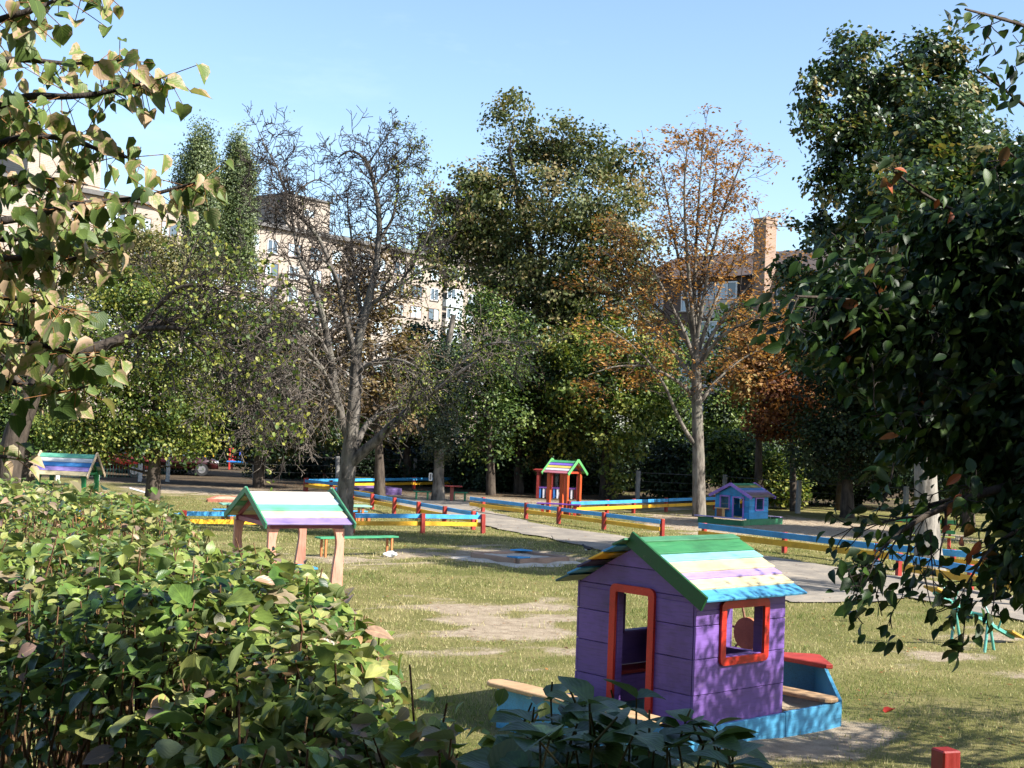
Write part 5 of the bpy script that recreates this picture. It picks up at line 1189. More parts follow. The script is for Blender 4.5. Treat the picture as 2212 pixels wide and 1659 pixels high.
# ================================================================== vehicles
def vehicle(label, loc, rz, rgb, van=False, cat='car'):
    t = thing('parked_car' if not van else 'parked_van', label, cat, loc, rz, 'vehicles parked beyond the fence')
    bm_ = plain('car_paint_%d' % int(abs(loc[0]*100)), rgb, .22, var=.05, bmp=0)
    L_ = 4.3; W = 1.7
    lower = [(-2.15, .35), (-2.1, .75), (-1.95, .92), (1.2, .92), (1.95, .80), (2.12, .62), (2.15, .35), (1.72, .33), (1.62, .52), (1.35, .60), (1.08, .52), (.98, .33), (-.98, .33), (-1.08, .52), (-1.35, .60), (-1.62, .52), (-1.72, .33)]
    roof = [(-1.9, .92), (-1.45, 1.42), (.25, 1.45), (1.1, .92)]
    if van: lower = [(-2.15, .35), (-2.15, 1.0), (1.5, 1.0), (2.05, .85), (2.15, .35)] + lower[7:]; roof = [(-2.12, 1.0), (-2.05, 1.85), (.7, 1.88), (1.45, 1.0)]
    MB().prism(lower, (0, 0, 0), (1, 0, 0), (0, 0, 1), (0, -1, 0), W, .05).build('body', bm_, t, True)
    MB().prism(roof, (0, 0, 0), (1, 0, 0), (0, 0, 1), (0, -1, 0), W*.86, .07).build('cabin', bm_, t, True)
    z0, z1 = (.95, 1.36) if not van else (1.08, 1.74)
    for s in (-1, 1):
        for a, b_ in (((-1.62, -.55), (-.48, .62)) if not van else ((-1.9, -.5), (-.4, .95))):
            MB().prism([(a, z0), (b_, z0), (b_ - (.25 if b_ > .5 else 0), z1), (a + (.2 if a < -1.5 else 0), z1)], (0, s*W*.432, 0), (1, 0, 0), (0, 0, 1), (0, 1, 0), .012).build('side_window', glass, t)
        for x in (-1.35, 1.35):
            wl_ = MB().cyl((x, s*(W/2-.16), .31), (x, s*(W/2+.01), .31), .31, n=20).build('wheel', plain('tyre', (.02, .02, .02), .8), t)
            MB().cyl((x, s*(W/2), .31), (x, s*(W/2+.025), .31), .19, n=16).build('rim', plain('rim', (.35, .35, .36), .35, .6), wl_)
        MB().box((2.08, s*.58, .66), (.14, .36, .14), None, .03).build('headlight', plain('lamp_glass', (.7, .7, .7), .1), t)
        MB().box((-2.12, s*.62, .72), (.08, .24, .16), None, .02).build('tail_light', plain('tail_glass', (.35, .01, .01), .2), t)
    fx = [(1.02, .97), (.30, 1.40)] if not van else [(1.40, 1.05), (.78, 1.80)]
    d = Vector((fx[1][0]-fx[0][0], 0, fx[1][1]-fx[0][1]))
    MB().bar((fx[0][0]+.03, 0, fx[0][1]+.02), (fx[1][0]+.03, 0, fx[1][1]+.02), W*.74, .015, up=(1, 0, .6)).build('windscreen', glass, t)
    return t
vehicle('dull red van parked behind the white fence posts', (-18.7, 64.2, 0), .15, (.13, .016, .013), True, 'van')
vehicle('dark red car parked right of the red van', (-16.6, 68.5, 0), .2, (.030, .004, .005))
vehicle('white car glimpsed through the leaves left of the red stand', (1.1, 72.5, 0), .3, (.62, .63, .65))
vehicle('white car in the shade right of the blue playhouse', (14.6, 63.5, 0), -.3, (.50, .53, .58))

# ================================================================== far playground
fp = thing('climbing_frame', 'yellow climbing frame posts in the shade beyond the fence', 'climbing frame', A(450, 1020, 82).to_2d().to_3d())
YP = plain('yellow_pipe', (.62, .40, .03), .4)
for x in (-.25, .25): MB().cyl((x, 0, 0), (x, 0, 2.1), .06, n=10).build('post', YP, fp)
for k in range(5): MB().cyl((-.25, 0, .4+k*.38), (.25, 0, .4+k*.38), .03, n=8).build('rung', YP, fp)
sp_ = thing('play_structure', 'small red and blue play structure glimpsed under the far trees', 'play structure', A(532, 1022, 78).to_2d().to_3d())
for x in (-.9, .9):
    for y in (-.4, .4): MB().box((x, y, .6), (.09, .09, 1.2), None, .01).build('post', plain('red_pipe', (.50, .04, .03), .4), sp_)
MB().box((0, 0, .45), (2.1, .9, .08), None, .01).build('deck', plain('blue_deck', (.03, .22, .6), .4), sp_)
for k in range(5): MB().box((-.6+.3*k, -.42, .8), (.12, .03, .6), None, .005).build('panel', plain('panel_%d' % k, [(.5, .04, .03), (.05, .1, .55), (.6, .4, .04)][k % 3], .4), sp_)
wsl = thing('slide', 'white slanting slide glimpsed left of the bare tree trunk', 'slide', A(676, 1020, 74).to_2d().to_3d(), .3)
MB().bar((-.6, 0, .25), (.55, 0, 1.5), .5, .05).build('chute', plain('slide_white', (.62, .62, .58), .4), wsl)
for y in (-.27, .27): MB().bar((-.6, y, .32), (.55, y, 1.57), .03, .12).build('side', plain('slide_side', (.5, .5, .46), .4), wsl)
for y in (-.25, .25): MB().box((.6, y, .75), (.06, .06, 1.5), None, .005).build('post', plain('slide_post', (.25, .05, .04), .5), wsl)
for k in range(4): MB().box((.64, 0, .3+.32*k), (.05, .46, .04)).build('step', plain('slide_step', (.3, .3, .28), .5), wsl)
sg = thing('sign_board', 'small white notice hanging on the left of the ivy clad trunk', 'sign', A(930, 1030, 53.3), .1)
MB().ring(.13, .30, .03, .02, (0, 0, 0), (1, 0, 0), (0, 0, 1), (0, 1, 0), .02).build('rim', WINW, sg); MB().box((0, .012, 0), (.09, .01, .26)).build('board', plain('grey_board', (.15, .15, .15), .6), sg)
rb_ = thing('bench', 'green slatted bench half hidden by leaves right of the pale trunk', 'bench', (11.5, 38.0, 0), -.35)
for k in range(3): MB().box((0, .2, .52+.14*k), (1.6, .03, .10), None, .004).build('back_slat', paint([(.03, .2, .08), (.38, .33, .07), (.03, .2, .08)][k], .2), rb_)
for k in range(3): MB().box((0, -.18+.14*k, .40), (1.6, .12, .03), None, .004).build('seat_slat', paint([(.38, .33, .07), (.03, .2, .08), (.38, .33, .07)][k], .2), rb_)
for x in (-.65, .65): MB().box((x, 0, .2), (.08, .4, .4), None, .005).build('leg', paint(C_RED, .3, grain=(40, 40, 3)), rb_); MB().box((x, .225, .6), (.07, .04, .5), None, .004).build('back_post', paint(C_RED, .3, grain=(40, 40, 3)), rb_)
# ================================================================== foreground leaves
def split_leaves(t, mat, shapes, sel, P, D, Nn, S, R, name='leaf', limit=300, smooth=True):
    """the leaves that show largest are parts of their own, the rest one mesh."""
    d = np.linalg.norm(P - np.array([0, 0, CAM_H]), axis=1)
    inv = np.array(CAMM.to_3x3()).T @ (P - np.array([0, 0, CAM_H])).T
    u = inv[0]/-inv[2]*FPX + CX; v = -inv[1]/-inv[2]*FPX + CY
    vis = (u > -20) & (u < 2232) & (v > -20) & (v < 1680) & (inv[2] < 0)
    score = np.where(vis, S/d, 0)*sel; order = np.argsort(-score); big = order[:limit]; rest = order[limit:]
    variants = []
    for k, sh in enumerate(shapes):
        row = []
        for r in np.linspace(.05, .95, 7):
            V, a, F = leaf_arrays(sh, np.zeros((1, 3)), np.array([[1., 0, 0]]), np.array([[0, 0, 1.]]), np.ones(1), np.array([r]))
            me = mesh_np(name, V, F, {'lf': a}, smooth); me.materials.append(mat); row.append(me)
        variants.append(row)
    Dn = _norm(D); T = _norm(np.cross(Nn, Dn)); N2 = np.cross(Dn, T); base = np.array(t.location)
    for i in big:
        me = variants[random.randrange(len(shapes))][min(6, int(R[i]*7))]
        o = bpy.data.objects.new(name, me); COL.objects.link(o); o.parent = t
        M = Matrix((tuple(Dn[i])+(0,), tuple(T[i])+(0,), tuple(N2[i])+(0,), (0, 0, 0, 1))).transposed()
        M = Matrix.Translation(Vector(P[i]-base)) @ M @ Matrix.Diagonal((S[i], S[i], S[i], 1)); o.matrix_local = M
    parts = []; pick = np.array([random.randrange(len(shapes)) for _ in rest])
    for k, sh in enumerate(shapes):
        ii = rest[pick == k]
        if len(ii): parts.append((sh, P[ii]-base, D[ii], Nn[ii], S[ii], R[ii]))
    leaves_obj('foliage', mat, t, parts, smooth=smooth)

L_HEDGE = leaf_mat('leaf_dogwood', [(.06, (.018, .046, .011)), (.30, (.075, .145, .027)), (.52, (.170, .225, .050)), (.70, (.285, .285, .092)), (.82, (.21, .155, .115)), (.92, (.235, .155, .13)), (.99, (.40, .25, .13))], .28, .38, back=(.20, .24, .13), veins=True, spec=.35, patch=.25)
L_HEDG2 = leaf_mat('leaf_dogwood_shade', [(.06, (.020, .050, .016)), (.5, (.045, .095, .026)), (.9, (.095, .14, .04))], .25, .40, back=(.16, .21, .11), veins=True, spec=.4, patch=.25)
L_CHER = leaf_mat('leaf_cherry', [(.06, (.006, .016, .005)), (.5, (.022, .050, .011)), (.88, (.055, .098, .018)), (.97, (.30, .08, .03))], .28, .42, back=(.04, .06, .035), veins=True, spec=.22)
L_LINN = leaf_mat('leaf_linden_near', [(.06, (.050, .085, .020)), (.5, (.115, .165, .040)), (.95, (.23, .245, .075))], .34, .48, back=(.21, .24, .13), veins=True, edge=(.44, .31, .20), spec=.3)

# ---- left hedge
rng = np.random.default_rng(77)
RE = np.array([(-.17, 2.35), (-.20, 3.0), (-.25, 3.6), (-.35, 4.2), (-.47, 4.7), (-.86, 5.4), (-1.38, 6.5), (-1.5, 7.2), (-2.1, 8.8), (-2.8, 9.8), (-4.2, 11.2)])
FE = np.array([(-.17, 2.35), (-.55, 2.75), (-1.0, 3.2), (-1.6, 3.9), (-2.6, 5.0)])
POLY = np.concatenate([FE[::-1], RE[1:], [(-6.5, 11.5), (-6.5, 6.0)]])
def in_poly(x, y, P):
    ins = np.zeros(len(x), bool); j = len(P)-1
    for i in range(len(P)):
        xi, yi = P[i]; xj, yj = P[j]; ins ^= ((yi > y) != (yj > y)) & (x < (xj-xi)*(y-yi)/(yj-yi+1e-12)+xi); j = i
    return ins
def dist_line(x, y, P):
    d = np.full(len(x), 1e9); q = np.stack([x, y], 1)
    for i in range(len(P)-1):
        a, b_ = P[i], P[i+1]; e = b_-a; t = np.clip(((q-a)@e)/(e@e), 0, 1); d = np.minimum(d, np.linalg.norm(q-(a+t[:, None]*e), axis=1))
    return d
def hedge_top(x, y): return 2.46 + .06*fbm2(x, y, 1.5, 61, 3) + .05*fbm2(x, y, 5.0, 62, 2) - .16*np.exp(-((y - 5.75)/.55)**2) - .13*np.clip((y - 7)/2.5, 0, 1)
n0 = 185000
x = rng.uniform(-6, 0, n0); y = 2.3 + 8.6*rng.uniform(0, 1, n0)**1.7
ok = in_poly(x, y, POLY) & (x > -.40*y - .45); x, y = x[ok], y[ok]
de = dist_line(x, y, np.concatenate([FE[::-1], RE[1:]]))
cut = np.maximum(0, .28 - de)/.28; ztop = hedge_top(x, y) - .28*cut**2
dens = rng.uniform(0, 1, len(x)) < np.clip(3.6/np.maximum(y, 2), .12, 1)*.62
x, y, ztop = x[dens], y[dens], ztop[dens]
dep = rng.exponential(.085, len(x)); z = ztop - dep
Ptop = np.stack([x, y, z], 1)
ms = 9000
def side_pts(E, n, zlo, zhi, seed, inward):
    r = np.random.default_rng(seed); d = np.concatenate([[0], np.cumsum(np.linalg.norm(np.diff(E, axis=0), axis=1))]); t = d[-1]*r.uniform(0, 1, n)**1.5
    px, py = np.interp(t, d, E[:, 0]), np.interp(t, d, E[:, 1]); k = np.clip(np.searchsorted(d, t)-1, 0, len(E)-2); e = _norm(E[k+1]-E[k]); nn = np.stack([e[:, 1], -e[:, 0]], 1)*inward
    z = zlo + (zhi-zlo)*r.uniform(0, 1, n)**.7; q = r.exponential(.10, n) + .10*np.maximum(0, (z-2.15)/.25) + .05*fbm2(px, py, 3, 5) + .02
    return np.stack([px - nn[:, 0]*q, py - nn[:, 1]*q, z], 1), np.concatenate([nn, np.zeros((n, 1))], 1)
Pr, Nr = side_pts(RE, 8500, .6, 2.34, 5, 1); Pf, Nf = side_pts(FE, 7000, .6, 2.38, 6, -1)
P = np.concatenate([Ptop, Pr, Pf]); out = np.concatenate([np.tile([0, 0, 1.], (len(Ptop), 1)), Nr, Nf])
n = len(P); D, Nn = leaf_frames(n, out, rng, .75, .25, 1.05, .55)
depth_all = np.concatenate([dep, np.full(len(Pr), .1), np.full(len(Pf), .1)])
S = np.clip(rng.lognormal(np.log(.038), .40, n), .016, .095)
patchn = .17*fbm2(P[:, 0], P[:, 1], 2.2, 71, 3)
R = np.clip(rng.normal(.48, .22, n) + .12*np.clip((P[:, 1] - 4.5)/3.5, 0, 1) + patchn, .01, .99)
hd = thing('hedge', 'big clipped dogwood hedge with green and purplish leaves filling the lower left', 'hedge', (-1.2, 4.5, 0))
split_leaves(hd, L_HEDGE, [leaf_shape('oval', .05, .14, .16), leaf_shape('oval', .0, .22, .28, .92), leaf_shape('oval', .12, .05, .05, 1.05), leaf_shape('oval', -.06, .1, .4, .85), leaf_shape('oval', .35, .1, .5, .7), leaf_shape('oval', -.2, .3, .1, .95), leaf_shape('oval', .0, .45, -.2, .8)], np.where(depth_all < .06, 1., .2), P, D, Nn, S, R)
segs = []
for k in range(1900):
    i = rng.integers(0, len(P)); q = P[i]; q0 = q + np.array([rng.normal(0, .05), rng.normal(0, .05), -rng.uniform(.12, .35)]); tipz = q + np.array([rng.normal(0, .02), rng.normal(0, .02), rng.uniform(-.02, .055)])
    segs.append((*(q0 - np.array(hd.location)), *(tipz - np.array(hd.location)), .0035, .002))
for k in range(420):
    i = rng.integers(0, len(P)); q = P[i]; b0 = np.array([q[0] + rng.normal(0, .25), q[1] + rng.normal(0, .25), 0])
    B = branch_path(b0, q - [0, 0, .06], rng, -.05, 4); rr = np.linspace(.014, .004, 4)
    for j in range(3): segs.append((*(B[j]-np.array(hd.location)), *(B[j+1]-np.array(hd.location)), rr[j], rr[j+1]))
wood_obj('stems', bark_mat('hedge_stem', (.07, .028, .018), (.20, .12, .06), 20), hd, (), segs, kind='stuff', nseg=4)

# ---- shaded bush at the bottom middle
h2 = thing('hedge', 'shaded dark green dogwood shoots at the bottom edge in front of the purple playhouse', 'hedge', (.1, 2.2, 0))
H2 = np.array(h2.location); stems = []; LP = []; LD = []; LN = []; LS = []
tops = []
for k in range(58):
    vx = rng.uniform(1130, 1590); f = (vx-1000)/560
    vy = 1542 + 95*abs(f-.45) + rng.normal(0, 28) + rng.uniform(0, 75); Yd = rng.uniform(1.75, 2.4); tops.append(A(vx, vy, Yd))
for (vx, vy) in ((1190, 1512), (1375, 1508), (1545, 1570), (1150, 1560), (1260, 1535), (1330, 1530), (1480, 1560), (1100, 1610)): tops.append(A(vx, vy, 2.25))
for tp_ in tops:
    tp_ = np.array(tp_); b0 = tp_ + np.array([rng.normal(0, .13), rng.normal(0, .10), -rng.uniform(.35, .6)])
    B = branch_path(b0, tp_, rng, 0, 5)
    for j in range(4): stems.append((*(B[j]-H2), *(B[j+1]-H2), .0020, .0016))
    for lev in range(4):
        f = 1 - lev*.17; c = B[0]*(1-f) + B[-1]*f; a0 = rng.uniform(0, 3.14) + lev*1.57
        for s in (0, math.pi):
            a = a0 + s; dv_ = np.array([math.cos(a), math.sin(a), .35 - .25*lev + rng.normal(0, .15)])
            LP.append(c); LD.append(dv_); LN.append(np.array([-.35*math.cos(a), -.35*math.sin(a), 1.0]) + rng.normal(0, .2, 3)); LS.append((.056 + .017*lev)*rng.uniform(.8, 1.3))
    if rng.uniform() < .35:
        B2 = tp_ + np.array([rng.normal(0, .01), rng.normal(0, .01), rng.uniform(.015, .04)]); stems.append((*(tp_-H2), *(B2-H2), .0022, .0015))
LP, LD, LN, LS = map(np.array, (LP, LD, LN, LS)); LN = LN - LD*np.sum(LN*LD, 1, keepdims=True)/np.sum(LD*LD, 1, keepdims=True)
m2 = 3000; q = np.stack([rng.uniform(.0, .36, m2), rng.uniform(1.9, 2.65, m2), 0*rng.uniform(size=m2)], 1); q[:, 2] = 2.9 - .243*q[:, 1] - rng.exponential(.06, m2) - .16*np.abs(q[:, 0] - .08)
Dq, Nq = leaf_frames(m2, np.tile([0, -.4, 1.], (m2, 1)), rng, .7, .3, 1.0, .5)
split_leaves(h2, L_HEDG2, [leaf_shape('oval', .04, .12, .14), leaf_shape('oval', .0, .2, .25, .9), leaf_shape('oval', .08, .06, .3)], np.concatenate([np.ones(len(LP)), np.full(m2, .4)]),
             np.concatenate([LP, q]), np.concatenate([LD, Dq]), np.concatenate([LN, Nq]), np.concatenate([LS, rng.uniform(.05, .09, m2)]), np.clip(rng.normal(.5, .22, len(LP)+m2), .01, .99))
for k in range(120): a_ = q[rng.integers(0, m2)]; stems.append((*(np.array([a_[0], a_[1], 0]) - H2), *(a_ - H2 - np.array([0, 0, .08])), .004, .002))
wood_obj('stems', bark_mat('shoot_stem', (.05, .045, .02), (.14, .12, .05), 20), h2, (), stems, kind='stuff', nseg=5)

# ---- linden boughs, upper left
ln = thing('linden_branch', 'near linden boughs with curled brown edged leaves at the upper left', 'branch', (-2.6, 3.3, 0))
LO = np.array(ln.location); tubes = []; segs = []; LP, LD, LN, LS = [], [], [], []
br_l = [([(-260, 300), (-60, 250), (60, 205), (150, 210), (230, 200), (310, 180), (378, 158)], 3.2, 40), ([(-260, 120), (-60, 60), (40, 30), (110, 8), (150, -20)], 3.0, 22), ([(-260, 380), (-60, 330), (60, 290), (150, 300), (230, 330), (305, 348)], 3.3, 44),
        ([(-260, 170), (-60, 130), (60, 128), (150, 140), (285, 128)], 3.4, 30), ([(-260, 520), (-60, 485), (60, 470), (160, 440), (300, 430), (400, 400), (455, 388)], 3.2, 46), ([(-260, 600), (-60, 560), (80, 555), (170, 560), (245, 540)], 3.3, 46),
        ([(-260, 690), (-60, 640), (60, 645), (150, 670)], 3.1, 40), ([(-260, 800), (-60, 745), (60, 735), (150, 762), (215, 770)], 3.2, 38), ([(-260, 880), (-60, 820), (40, 825), (120, 850), (190, 835)], 3.3, 30),
        ([(-260, 420), (-60, 400), (40, 390), (130, 385), (190, 400)], 3.6, 44), ([(-260, 260), (-60, 230), (20, 250), (90, 280)], 3.7, 34), ([(-260, 500), (-60, 510), (30, 520), (110, 500), (200, 470)], 3.5, 46), ([(-260, 640), (-60, 600), (30, 600), (90, 620)], 3.6, 40), ([(-200, 990), (-60, 985), (0, 985), (40, 990)], 3.4, 10), ([(-260, 700), (-60, 690), (30, 700), (110, 720)], 3.5, 40), ([(-260, 30), (-60, -20), (60, -40), (160, -30), (230, -15)], 3.1, 24)]
for bi, (pts, Y, nl) in enumerate(br_l):
    (v, f), Q, r = limb(pts, Y, .012, .0022, 6, .05, bi, [0.02*((k*7+bi) % 5 - 2) for k in range(len(pts))]); tubes.append((v-LO, f))
    d = np.concatenate([[0], np.cumsum(np.linalg.norm(np.diff(Q, axis=0), axis=1))])
    for k in range(int(nl*1.9)):
        t = d[-1]*(.18 + .82*rng.uniform(0, 1)**.8); p = np.array([np.interp(t, d, Q[:, j]) for j in range(3)])
        if k == 0: p = Q[-1]
        st = np.array([rng.normal(0, .035), rng.normal(0, .05), rng.normal(-.012, .03)]); e = p + st; segs.append((*(p-LO), *(e-LO), .0013, .001))
        dv_ = np.array([rng.normal(.25, .5), rng.normal(0, .5), -rng.uniform(.1, 1.1)]); nn = np.array([rng.normal(.35, .5), rng.normal(-.55, .5), rng.uniform(.2, 1.0)])
        LP.append(e); LD.append(dv_); LN.append(nn); LS.append(rng.uniform(.030, .056))
LP, LD, LN, LS = map(np.array, (LP, LD, LN, LS)); LN = LN - LD*np.sum(LN*LD, 1, keepdims=True)/np.sum(LD*LD, 1, keepdims=True)
wood_obj('boughs', TWIG, ln, tubes); wood_obj('stalks', bark_mat('leaf_stalk', (.12, .05, .02), (.25, .13, .05), 20), ln, (), segs, kind='stuff', nseg=4)
split_leaves(ln, L_LINN, [leaf_shape('heart', .10, .10, .25), leaf_shape('heart', .30, .05, .1, .8), leaf_shape('heart', -.15, .2, .35, .9), leaf_shape('heart', .02, .30, .45, .85)], np.ones(len(LP)), LP, LD, LN, LS, rng.uniform(.02, .98, len(LP)))

# ---- cherry tree on the right: crown reaches in from a trunk outside the picture
ch = thing('cherry_tree', 'dark leaved cherry boughs hanging over the whole right side of the view', 'tree', (3.9, 6.4, 0))
CO = np.array(ch.location); tubes = []; gc = Grow(44, gn=.30, up=-.03, ratio=.6, kids=(2, 4), seg=.07, spread=(.4, .95), rmin=.002)
v, f, Qt, rt_ = tube([(3.9, 6.4, -.1), (3.85, 6.4, 1.0), (3.8, 6.35, 2.2), (3.9, 6.3, 3.4), (4.0, 6.3, 4.4)], [.20, .16, .14, .11, .07], 12, .07, 3); tubes.append((v-CO, f))
def cl(P_, r0, r1, tw):
    v, f, Q, r = tube(P_, np.linspace(r0, r1, len(P_)), 7, .05, len(tubes)); tubes.append((v-CO, f)); gc.along(Q-CO, r, *tw); gc.tips += [(Vector(Q[i]-CO), Vector((0, 0, -1))) for i in range(len(Q)//2, len(Q))]*(2 if P_[-1][2] > 2.7 else 0)
cv = lambda x, y, Y: tuple(A(x, y, Y))
for P_ in ([(3.8, 6.35, 2.3), cv(2330, 820, 5.9), cv(2150, 740, 5.5), cv(1980, 690, 5.2), cv(1840, 640, 5.0), cv(1720, 640, 4.9)], [(3.85, 6.3, 2.8), cv(2300, 520, 5.8), cv(2120, 480, 5.4), cv(1990, 430, 5.2), cv(1930, 370, 5.1)],
           [(3.8, 6.35, 2.2), cv(2330, 960, 5.9), cv(2180, 900, 5.6), cv(2020, 880, 5.3), cv(1880, 900, 5.2)], [(3.8, 6.35, 2.1), cv(2340, 1050, 5.8), cv(2200, 1040, 5.4), cv(2080, 1080, 5.1), cv(1960, 1120, 5.0), cv(1900, 1190, 4.9)],
           [(3.9, 6.3, 3.2), cv(2330, 320, 5.6), cv(2250, 260, 5.3), cv(2170, 190, 5.1), cv(2110, 150, 5.0)], [(3.9, 6.3, 3.4), cv(2330, 120, 5.5), cv(2240, 60, 5.2), cv(2160, 40, 5.0), cv(2085, 20, 4.9)],
           [(3.85, 6.3, 2.7), cv(2350, 640, 5.9), cv(2200, 600, 5.7), cv(2060, 590, 5.5), cv(1900, 560, 5.4), cv(1800, 560, 5.3)], [(3.9, 6.3, 3.0), cv(2330, 420, 5.5), cv(2230, 380, 5.2), cv(2180, 330, 5.0)],
           [(3.8, 6.35, 2.2), cv(2330, 1130, 5.6), cv(2220, 1130, 5.2), cv(2120, 1180, 5.0), cv(2090, 1260, 4.9)]):
    hi = P_[-1][2]; sparse = hi > 3.9 or hi < 2.5
    cl(P_, .012 if (hi < 2.5 or hi > 3.9) else .03, .004, (.17, .20, 1, .25, None, .008, (0, 0, -.35)) if sparse else (.11, .38, 2, .22, None, .008, (0, 0, -.35)))
for x0, y0, x1, y1 in ((1960, 1130, 1850, 1330), (1905, 1190, 1860, 1240), (2010, 1150, 2020, 1290), (2100, 1250, 2080, 1400), (1930, 1000, 1900, 1100), (2150, 1240, 2140, 1330)):
    a_, b_ = np.array(cv(x0, y0, 4.9)), np.array(cv(x1, y1, 4.85)); B = branch_path(a_, b_, rng, .05, 6); v, f, Q, r = tube(B, np.linspace(.004, .0018, 6), 5, 0, 1); tubes.append((v-CO, f)); gc.along(Q-CO, r, .05, .07, 0, .2, None, .002)
    gc.tips += [(Vector(Q[i]-CO), Vector((0, 0, -1))) for i in range(4, len(Q), 3)]
wood_obj('trunk', BARK_D, ch, tubes); wood_obj('twigs', TWIG, ch, (), np.array(gc.segs), kind='stuff', nseg=4)
tp = np.array([tuple(p) for p, d in gc.tips]) + CO
# leaves in loose sprays along the twigs, thicker toward the right
lob = [lob_v(2130, 620, 5.5, 120, 110), lob_v(2190, 800, 5.6, 140, 130), lob_v(2060, 760, 5.5, 115, 100), lob_v(1960, 680, 5.3, 90, 75), lob_v(2160, 960, 5.5, 120, 100), lob_v(1880, 740, 5.2, 75, 65), lob_v(1820, 645, 5.1, 60, 45), lob_v(2020, 900, 5.4, 95, 85), lob_v(2230, 1090, 5.3, 70, 60), lob_v(2210, 1220, 5.1, 60, 45), lob_v(2050, 500, 5.4, 80, 60), lob_v(2190, 500, 5.5, 90, 90)]
Pc, cen, outc, kk = crown_pts(lob, 1250, 11, .07, rng, 2.0, .8)
Pt = np.repeat(tp, 2, 0); Pt = Pt + rng.normal(size=Pt.shape)*.03
P = np.concatenate([Pc, Pt]); n = len(P)
D = np.stack([rng.normal(-.5, .65, n), rng.normal(-.1, .65, n), rng.normal(-.65, .5, n)], 1); Nn = np.stack([rng.normal(.1, .75, n), rng.normal(-.3, .75, n), rng.normal(.7, .5, n)], 1)
Nn = Nn - D*np.sum(Nn*D, 1, keepdims=True)/np.sum(D*D, 1, keepdims=True)
R = np.clip(rng.normal(.5, .2, n), .01, .89)
for c in ((1950, 395, 5.1), (2000, 410, 5.1), (2050, 420, 5.15), (2170, 245, 5.0), (2065, 1120, 5.0), (2050, 1040, 5.0), (2110, 1180, 4.95)): R[np.linalg.norm(P - np.array(A(*c)), axis=1) < .075] = .985
split_leaves(ch, L_CHER, [leaf_shape('cherry', .05, .16, .2), leaf_shape('cherry', .0, .28, .35, .85), leaf_shape('cherry', .1, .08, .1, 1.0)], np.ones(n), P, D, Nn, rng.uniform(.032, .076, n), R)
# the rest of its crown, right of and above the view
lob = [(Vector((3.1, 5.0, 3.6)), (.9, 1.0, .8)), (Vector((3.8, 5.6, 4.4)), (1.2, 1.2, .9)), (Vector((3.4, 4.2, 4.6)), (1.0, .9, .8)), (Vector((4.6, 6.6, 4.0)), (1.3, 1.4, 1.1)), (Vector((3.0, 6.2, 5.4)), (.6, 1.0, .6)), (Vector((4.3, 7.6, 3.6)), (1.0, 1.0, 1.0)), (Vector((4.4, 5.2, 3.2)), (1.0, 1.0, .8))]
Pc, cen, outc, kk = crown_pts(lob, 620, 22, .14, rng, 2.2, .8)
D, Nn = leaf_frames(len(Pc), outc, rng, .5, .6, .8, .4)
leaves_obj('outer_crown', L_CHER, ch, [(leaf_shape('kite', wid=.8), Pc-CO, D, Nn, rng.uniform(.08, .12, len(Pc)), np.clip(rng.normal(.5, .2, len(Pc)), .01, .89))])
segs = []
for c in cen[rng.choice(len(cen), 120, replace=False)]:
    p = Qt[np.argmin(np.linalg.norm(Qt - c, axis=1) + np.maximum(Qt[:, 2]-c[2]+.4, 0)*2)]; B = branch_path(p, c, rng, .05, 5); rr = np.linspace(.03, .005, 5)
    for j in range(4): segs.append((*(B[j]-CO), *(B[j+1]-CO), rr[j], rr[j+1]))
wood_obj('outer_branches', BARK_D, ch, (), segs, kind='stuff')
# two more garden trees right of the view, whose shade lies on the lawn, the playhouse and the near shoots
def shade_tree_off(label, x, y, lob, seed, ncl, per, sz):
    t = thing('garden_tree', label, 'tree', (x, y, 0), 0, 'garden trees outside the picture'); r = np.random.default_rng(seed); o = np.array([x, y, 0.])
    zt = np.mean([l[0].z for l in lob]); v, f, Q, rr = tube([(x, y, -.1), (x+.05, y, 1.2), (x-.05, y+.05, 2.4), (x, y, zt)], [.18, .14, .11, .05], 10, .06, seed); wood_obj('trunk', BARK_D, t, [(v-o, f)])
    P, cen, outp, kk = crown_pts(lob, ncl, per, .15, r, 2.0, .8); D, Nn = leaf_frames(len(P), outp, r, .5, .5, .8, .4)
    leaves_obj('crown', L_CHER, t, [(leaf_shape('kite', wid=.85), P-o, D, Nn, r.uniform(sz*.8, sz*1.2, len(P)), np.clip(r.normal(.5, .2, len(P)), .01, .95))])
    sg_ = []
    for c in cen[r.choice(len(cen), 80, replace=False)]:
        p = Q[np.argmin(np.linalg.norm(Q-c, axis=1) + np.maximum(Q[:, 2]-c[2]+.4, 0)*2)]; B = branch_path(p, c, r, .05, 5); rr = np.linspace(.03, .005, 5)
        for j in range(4): sg_.append((*(B[j]-o), *(B[j+1]-o), rr[j], rr[j+1]))
    wood_obj('branches', BARK_D, t, (), sg_, kind='stuff')
shade_tree_off('garden tree right of the view shading the purple playhouse', 7.6, 11.0, [(Vector((6.4, 11.0, 4.2)), (1.3, 1.3, 1.0)), (Vector((8.6, 11.2, 4.6)), (1.5, 1.5, 1.1)), (Vector((7.4, 9.8, 5.2)), (1.3, 1.2, .9)), (Vector((9.6, 12.6, 4.2)), (1.4, 1.4, 1.0)), (Vector((5.3, 11.3, 3.5)), (.75, .75, .5)), (Vector((5.0, 11.9, 3.2)), (.45, .5, .4))], 91, 380, 13, .10)
